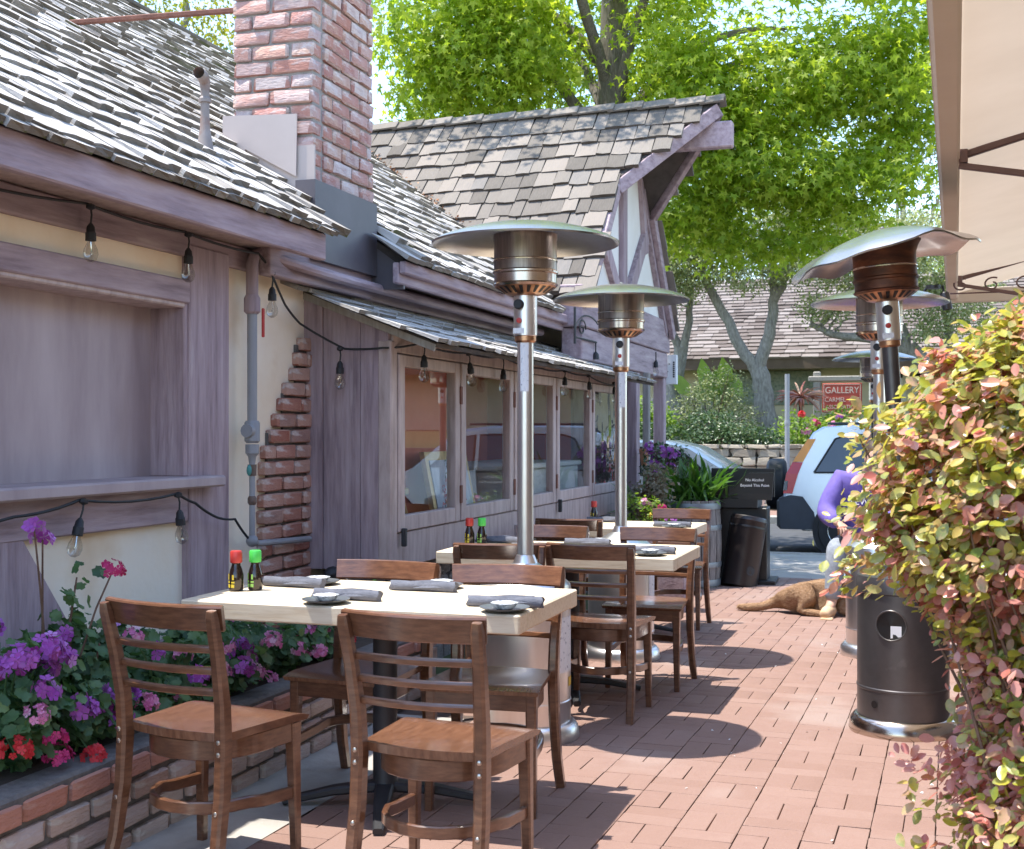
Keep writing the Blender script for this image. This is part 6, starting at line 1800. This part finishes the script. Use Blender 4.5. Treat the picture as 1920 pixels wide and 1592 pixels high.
for (a, t_) in ((anR, toR), (anL, toL)):
    a, t_ = Vector(a), Vector(t_)
    skin_body('shoe', [(a.x, a.y + .04, Zs + .055), tuple((a + t_) / 2 + Vector((0, 0, -.01))), tuple(t_)], [(0, 1), (1, 2)], [.052, .05, .038], 'shoe_tan', pr)
    MB().cbox(-.045, .045, -.13, .12, 0, .022, .008, Matrix.Translation(((a.x + t_.x) / 2, (a.y + t_.y) / 2 + .01, Zs + .002))).build('shoe_sole', 'shoe_tan', pr)
# hands: palm with separate fingers
for (hnd, el, s) in ((haR, elR, 1), (haL, elL, -1)):
    hnd, el = Vector(hnd), Vector(el)
    f_ = (hnd - el).normalized(); side = f_.cross(Vector((0, 0, 1))).normalized(); up_ = side.cross(f_)
    hv = [tuple(hnd - f_ * .02), tuple(hnd + f_ * .05)]; he = [(0, 1)]; hr = [.026, .03]
    for k, L_ in enumerate((.062, .072, .068, .052)):
        b_ = hnd + f_ * .07 + side * (k - 1.5) * .019
        i0 = len(hv)
        hv += [tuple(b_), tuple(b_ + f_ * L_ * .45 - up_ * .012), tuple(b_ + f_ * L_ * .75 - up_ * .04), tuple(b_ + f_ * L_ * .7 - up_ * .06)]
        he += [(1, i0), (i0, i0 + 1), (i0 + 1, i0 + 2), (i0 + 2, i0 + 3)]; hr += [.0095, .009, .0085, .0075]
    i0 = len(hv); b_ = hnd + f_ * .02 - side * s * .03
    hv += [tuple(b_), tuple(b_ + f_ * .03 - side * s * .02 - up_ * .015), tuple(b_ + f_ * .055 - side * s * .018 - up_ * .03)]
    he += [(0, i0), (i0, i0 + 1), (i0 + 1, i0 + 2)]; hr += [.012, .0105, .009]
    skin_body('hand', hv, he, hr, 'skin', pr)
hd = Vector(head1)
hc = hd + Vector((0, 0, -.02))
hm = MB().ball(tuple(hc + Vector((0, .02, .02))), .105, 16, 10, (.92, 1.08, 1.1)); hm.build('hair', 'hair_dark', pr, 60)
fc = MB().ball(tuple(hc + Vector((0, -.025, -.03))), .092, 16, 10, (.86, 1.0, 1.18))
fc.ball(tuple(hc + Vector((0, -.122, -.035))), .016, 8, 6, (.8, 1, 1.4))
fc.ball(tuple(hc + Vector((-.085, 0, -.03))), .02, 8, 6, (.5, 1, 1.5)); fc.ball(tuple(hc + Vector((.085, 0, -.03))), .02, 8, 6, (.5, 1, 1.5))
fc.build('face', 'skin', pr, 60)
for s in (-1, 1):
    MB().ball(tuple(hc + Vector((s * .033, -.108, -.012))), .011, 8, 6).build('eye', 'black_rubber', pr)
MB().tube([tuple(hc + Vector((-.025, -.108, -.085))), tuple(hc + Vector((0, -.115, -.087))), tuple(hc + Vector((.025, -.108, -.085)))], .006, 6).build('mouth', 'petal_pink', pr)
text('LEW', .07, Matrix.Translation((px0 - .01, py0 - .275, Zs + .86)) @ Matrix.Rotation(R(-12), 4, 'X') @ FRONT, 'white_paint', jk, ext=.004)
lsh = thing('dog_lead', 'dark dog lead with a looped grip held in the person\'s hand', 'dog lead', haR, world=True)
hv_ = Vector(haR)
loop = [tuple(hv_ + Vector((.07 + .0 * a, -.07, -.10)) + Vector((.055 * math.cos(R(a)), .01, .075 * math.sin(R(a))))) for a in range(0, 361, 24)]
MB().tube(loop, .016, 8, cap=False).build('grip', 'car_clad', lsh)
MB().tube([loop[10], (px0 - .10, py0 - .55, Zs + .40), (px0 + .02, py0 - .40, Zs + .22)], .007, 6).build('cord', 'black_rubber', lsh)

# ------------------------------------------------------------------ dog lying on the bricks
dg_ = thing('dog', 'brown dog lying on the brick paving with its tail out', 'dog', (-.85, 9.95, gz(9.95)), world=True)
Z0 = gz(9.95)
dv = [(-.91, 9.97, Z0 + .138), (-.70, 9.97, Z0 + .158), (-.48, 9.99, Z0 + .165), (-.36, 9.99, Z0 + .18), (-.24, 9.98, Z0 + .17), (-.13, 9.97, Z0 + .13),   # 0-5 spine, neck, head, muzzle
      (-1.07, 9.95, Z0 + .075), (-1.16, 9.92, Z0 + .042), (-1.26, 9.90, Z0 + .032), (-1.36, 9.90, Z0 + .036),          # 6-9 tail
      (-.89, 9.85, Z0 + .125), (-.79, 9.79, Z0 + .105), (-.87, 9.77, Z0 + .042), (-.76, 9.755, Z0 + .030), (-.68, 9.75, Z0 + .026),   # 10-14 near hind leg
      (-.50, 9.88, Z0 + .13), (-.57, 9.82, Z0 + .05), (-.44, 9.79, Z0 + .035), (-.33, 9.77, Z0 + .030),              # 15-18 near fore leg
      (-.72, 9.90, Z0 + .06)]
de = [(0, 1), (1, 2), (2, 3), (3, 4), (4, 5), (0, 6), (6, 7), (7, 8), (8, 9), (0, 10), (10, 11), (11, 12), (12, 13), (13, 14), (2, 15), (15, 16), (16, 17), (17, 18)]
dr = [.148, .150, .155, .10, .085, .045, .046, .034, .036, .020, .125, .075, .034, .028, .026, .075, .042, .034, .032]
dbody = skin_body('body', dv[:19], de, dr, 'dog_fur', dg_, 2)
me = dbody.data
me.calc_loop_triangles()
va = np.array([v.co[:] for v in me.vertices]); tr = np.array([t_.vertices[:] for t_ in me.loop_triangles])
A_, B_, C_ = va[tr[:, 0]], va[tr[:, 1]], va[tr[:, 2]]
nn_ = np.cross(B_ - A_, C_ - A_); ar_ = np.linalg.norm(nn_, axis=1)
pick = RNG.choice(len(tr), 14000, p=ar_ / ar_.sum())
w1 = RNG.uniform(0, 1, (14000, 2)); fl_ = w1.sum(1) > 1; w1[fl_] = 1 - w1[fl_]
Pf = A_[pick] + (B_ - A_)[pick] * w1[:, :1] + (C_ - A_)[pick] * w1[:, 1:]
Nf = nn_[pick] / (ar_[pick][:, None] + 1e-9)
STRAND = ([(0, -.05, 0), (0, .05, 0), (.6, .035, .12), (1, 0, .16), (.6, -.035, .12)], [(0, 1, 2), (0, 2, 4), (4, 2, 3)])
V, F = scatter(*STRAND, Pf - Nf * .002, RNG.uniform(.018, .032, 14000), Nrm=Nf, jitter=.12, sdir=np.tile([-1.2, -.2, -.5], (14000, 1)))
fu = link('fur', mesh_np('fur', V, F), 'fur_strands', dg_); fu['kind'] = 'stuff'
for c_ in ((-.665, 9.745, Z0 + .026), (-.315, 9.765, Z0 + .030)):
    pw = MB().ball(c_, .034, 10, 6, (1.3, .9, .75))
    for k in range(3): pw.ball((c_[0] + .034, c_[1] + (k - 1) * .018, c_[2] - .004), .013, 8, 5)
    pw.build('paw', 'dog_pale', dg_, 60)
for s in (-1, 1):
    ea = MB(); c0 = Vector((-.25, 9.98 + s * .06, Z0 + .235))
    ea.add([c0, c0 + Vector((-.04, s * .02, -.02)), c0 + Vector((-.02, s * .055, -.10)), c0 + Vector((.03, s * .03, -.06)), c0 + Vector((-.01, s * .05, -.04))], [(0, 1, 4), (1, 2, 4), (2, 3, 4), (3, 0, 4)])
    ea.build('ear', 'dog_fur', dg_, 60)
MB().ball((-.088, 9.97, Z0 + .135), .016, 8, 6).build('nose', 'black_rubber', dg_)
# ------------------------------------------------------------------ neighbouring building with awning
nb = thing('neighbouring_building', 'cream stucco building along the right of the alley, behind the bush', 'building', (0, 0, 0), R(-1.5))
MB().box(1.45, 4.0, -1.0, 8.4, -.3, 3.4).build('wall', 'stucco', nb, 0)
for y0_ in (1.8, 4.6):
    w_ = MB()
    for (a, b, c_, d_) in ((y0_, y0_ + .08, .9, 2.0), (y0_ + 1.52, y0_ + 1.6, .9, 2.0), (y0_ + .081, y0_ + 1.519, .9, .98), (y0_ + .081, y0_ + 1.519, 1.92, 2.0)):
        w_.box(1.40, 1.448, a, b, c_, d_)
    wo = w_.build('window', 'cream_trim', nb, 0)
    MB().box(1.42, 1.43, y0_ + .07, y0_ + 1.53, .97, 1.93).build('pane', 'car_glass', wo, 0)
aw = thing('awning', 'cream fabric awning with maroon frame tubes at the upper right', 'awning', (0, 0, 0), R(-1.5))
AZ = 2.40
cl = MB()
ny = 40
vs = []; fs = []
for j in range(ny + 1):
    y = 1.0 + 10.2 * j / ny
    for i in range(9):
        q = i / 8
        sag = -.03 * math.sin(math.pi * q) * (1 + .5 * math.sin(y * 3.3))
        vs.append((.016 + 1.42 * q, y, AZ + .05 + .40 * q + sag))
for j in range(ny):
    for i in range(8):
        a = j * 9 + i
        fs.append((a, a + 1, a + 10, a + 9))
n_ = len(vs)
cl.add(vs, fs)
cl.build('canopy', 'awning_cloth', aw, 60)
MB().cbox(-.070, .016, 1.0, 11.2, AZ, AZ + .055, .012).build('front_bar', 'awning_cloth', aw)
va = MB(); va.box(-.074, -.071, 1.0, 11.2, AZ + .02, AZ + .16); va.build('valance', 'awning_cloth', aw, 0)
MB().cbox(-.07, 1.42, 11.2, 11.25, AZ - .03, AZ + .09, .008).build('end_bar', 'awning_cloth', aw)
for y in (1.5, 5.55, 10.0):
    MB().bar([(.03, y, AZ + .05), (.03, y, AZ - .005)], .035, .035, (1, 0, 0), .15).build('frame_tube', 'awning_tube', aw)
    MB().bar([(.013, y, AZ - .015), (1.45, y, AZ - .30)], .026, .026, (0, 0, 1), .15).build('frame_tube', 'awning_tube', aw)
    MB().bar([(.02, y + .03, AZ + .03), (1.44, y + .03, AZ + .42)], .03, .03, (0, 0, 1), .15).build('frame_tube', 'awning_tube', aw)
sl = thing('spotlight_bar', 'pair of black spotlights under the awning end', 'spotlight', (.10, 9.8, AZ - .06), R(-1.5))
MB().lathe([(.055, 0), (.055, .025)], 16).build('mount', 'black_paint', sl)
for dx, ry in ((-.06, 32), (.07, -12)):
    M = Matrix.Translation((dx, 0, -.01)) @ Matrix.Rotation(R(ry), 4, 'Y')
    s_ = MB().tube([(0, 0, .03), (0, 0, -.03)], .009, 6, M=M)
    s_.lathe([(.026, -.02), (.034, -.03), (.036, -.15), (.031, -.152), (.028, -.13), (.001, -.13)], 16, M)
    s_.build('lamp_head', 'black_paint', sl, 40)
ir = thing('iron_scroll', 'wrought iron scrollwork hanging under the awning', 'scrollwork', (.42, 10.0, AZ - .02), R(-1.5))
sc_ = MB()
for cx_ in (-.12, .10, .32):
    sc_.tube([(cx_ + (.075 - .00013 * a) * math.cos(R(a)), 0, (.06 - .0001 * a) * math.sin(R(a))) for a in range(60, 460, 20)], .007, 6)
sc_.tube([(-.2, 0, -.06), (.45, 0, -.06)], .006, 6)
sc_.build('scroll', 'awning_tube', ir)

# ------------------------------------------------------------------ leafy bush in the foreground
bs = thing('copper_leaf_bush', 'large bush with yellow green and copper pink leaves in the right foreground', 'bush', (.36, 3.15, gz(3.1)), world=True)
def bush_left(z):
    return float(np.interp(z, [0, .25, .45, .60, .75, .88, 1.0, 1.3, 1.6], [.16, .11, .03, .08, .08, -.03, -.17, -.19, -.14]))
tips = []; dirs = []
for _ in range(5200):
    z = RNG.uniform(.06, 1.56)
    a = RNG.uniform(0, 2 * math.pi)
    q = RNG.uniform(.50, 1.0) ** .6 * (1 + RNG.normal(0, .05))
    cap = math.sqrt(max(0, 1 - max(0, (z - .98) / .60) ** 2))
    rx = (.44 - bush_left(z)) if math.cos(a) < 0 else .55
    if cap * q < .05: continue
    p = np.array([.44 + rx * math.cos(a) * q * cap ** .7, 3.16 + .40 * math.sin(a) * q * cap ** .7, z + RNG.normal(0, .02)])
    if math.sin(a) > .55 and RNG.uniform() < .6: continue
    d = np.array([math.cos(a) * cap, math.sin(a) * cap, .9 * (1 - cap) + .25]); d /= np.linalg.norm(d)
    tips.append(p); dirs.append(d)
for (x_, z_) in ((-.20, 1.10), (-.22, .98), (-.19, 1.32), (-.21, .92), (-.06, .50), (-.04, .42), (-.02, .30)):   # stray shoots
    for k in range(2):
        d = np.array([-.8, -.2, .35]); d /= np.linalg.norm(d)
        tips.append(np.array([x_ + .03 * k, 3.1 + .04 * k, z_])); dirs.append(d)
tips = np.array(tips); dirs = np.array(dirs)
tw = MB()
base = [Vector((.28 + random.uniform(-.12, .2), 3.12 + random.uniform(-.1, .14), gz(3.1) - .02)) for _ in range(9)]
for i in range(0, len(tips), 22):
    b = random.choice(base); e = Vector(tips[i])
    m1 = b.lerp(e, .45) + Vector((random.uniform(-.05, .05), random.uniform(-.05, .05), .10))
    tw.tube([b, b.lerp(m1, .5) + Vector((random.uniform(-.02, .02), 0, 0)), m1, m1.lerp(e, .6), e], [.009, .007, .005, .0035, .002], 5)
tw.build('stems', 'stem_brown', bs, 60)
pink_p = np.clip(.36 + .50 * (.95 - tips[:, 2]) + .20 * (tips[:, 0] - .2), .24, .68)
pink = RNG.uniform(0, 1, len(tips)) < pink_p
for (sel, nm, mm, per) in ((~pink, 'foliage', 'leaf_bush', 11), (pink, 'young_shoots', 'leaf_copper', 11)):
    T_, D_ = tips[sel], dirs[sel]
    P = np.repeat(T_, per, axis=0) - np.repeat(D_, per, axis=0) * RNG.uniform(0, .09, (len(T_) * per, 1)) + RNG.normal(0, .016, (len(T_) * per, 3))
    sd = np.repeat(D_, per, axis=0) * .8 + RNG.normal(0, .7, (len(P), 3)) + np.array([0, 0, .25])
    Nn = np.repeat(D_, per, axis=0) * .6 + np.array([-.1, -.2, .7])
    V, F = scatter(*OBOV, P, RNG.uniform(.5, 1.25, len(P)) * .036, Nrm=Nn, jitter=.55, sdir=sd)
    me = mesh_np(nm, V, F); me.shade_smooth()
    link(nm, me, mm, bs)

# ------------------------------------------------------------------ things behind the window glass
ea = thing('flower_painting', 'gilt framed painting of pink flowers standing inside the second window', 'painting', (-2.75, 7.1, .66), world=True, cam_scaled=True)
def lean(y0_, y1_, z0, z1, x, t, nm, mm, par):
    k = .20
    return MB().add([(x - 0, y0_, z0), (x, y1_, z0), (x - (z1 - z0) * k, y1_, z1), (x - (z1 - z0) * k, y0_, z1), (x - t, y0_, z0), (x - t, y1_, z0), (x - t - (z1 - z0) * k, y1_, z1), (x - t - (z1 - z0) * k, y0_, z1)],
             [(0, 1, 2, 3), (4, 7, 6, 5), (0, 4, 5, 1), (1, 5, 6, 2), (2, 6, 7, 3), (3, 7, 4, 0)]).build(nm, mm, par, 0)
fr_b = lean(6.72, 7.42, .665, 1.16, -2.62, .03, 'frame', 'gilt', ea)
cv = lean(6.77, 7.37, .715, 1.11, -2.624, .012, 'canvas', 'canvas', ea)
def on_canvas(n, cy, cz, sy, sz, size, m, nm):
    yy = RNG.normal(cy, sy, n); zz = RNG.normal(cz, sz, n)
    yy = np.clip(yy, 6.80, 7.34); zz = np.clip(zz, .74, 1.09)
    P = np.stack([-2.617 - (zz - .665) * .20, yy, zz], 1)
    V, F = scatter(*ROSE, P, RNG.uniform(.5, 1.2, n) * size, Nrm=np.tile([1., 0, .2], (n, 1)), jitter=.02)
    link(nm, mesh_np(nm, V, F), m, cv)
on_canvas(30, 7.05, .95, .08, .07, .035, 'paint_leaf', 'painted_leaves')
on_canvas(22, 7.02, .90, .09, .06, .040, 'paint_pink', 'painted_flowers')
es = thing('easel', 'wooden easel with a canvas inside the first window', 'easel', (-2.85, 6.2, .66), world=True, cam_scaled=True)
MB().bar([(-2.62, 6.34, .66), (-2.78, 6.20, 1.40)], .03, .02).bar([(-2.62, 5.98, .66), (-2.78, 6.12, 1.40)], .03, .02).bar([(-2.95, 6.16, .66), (-2.78, 6.16, 1.40)], .03, .02).build('legs', 'gilt', es)
MB().bar([(-2.68, 5.95, .95), (-2.68, 6.38, .95)], .02, .04).build('shelf', 'gilt', es)
tb = thing('indoor_table', 'white clothed table inside the window bay', 'table', (-3.6, 9.0, .36), world=True, cam_scaled=True)
MB().cbox(-3.5, -2.75, 8.3, 10.4, 1.0, 1.04, .01).build('top', 'cloth_table', tb)
MB().box(-3.45, -2.78, 8.33, 10.37, .67, .995).build('cloth', 'cloth_table', tb, 0)
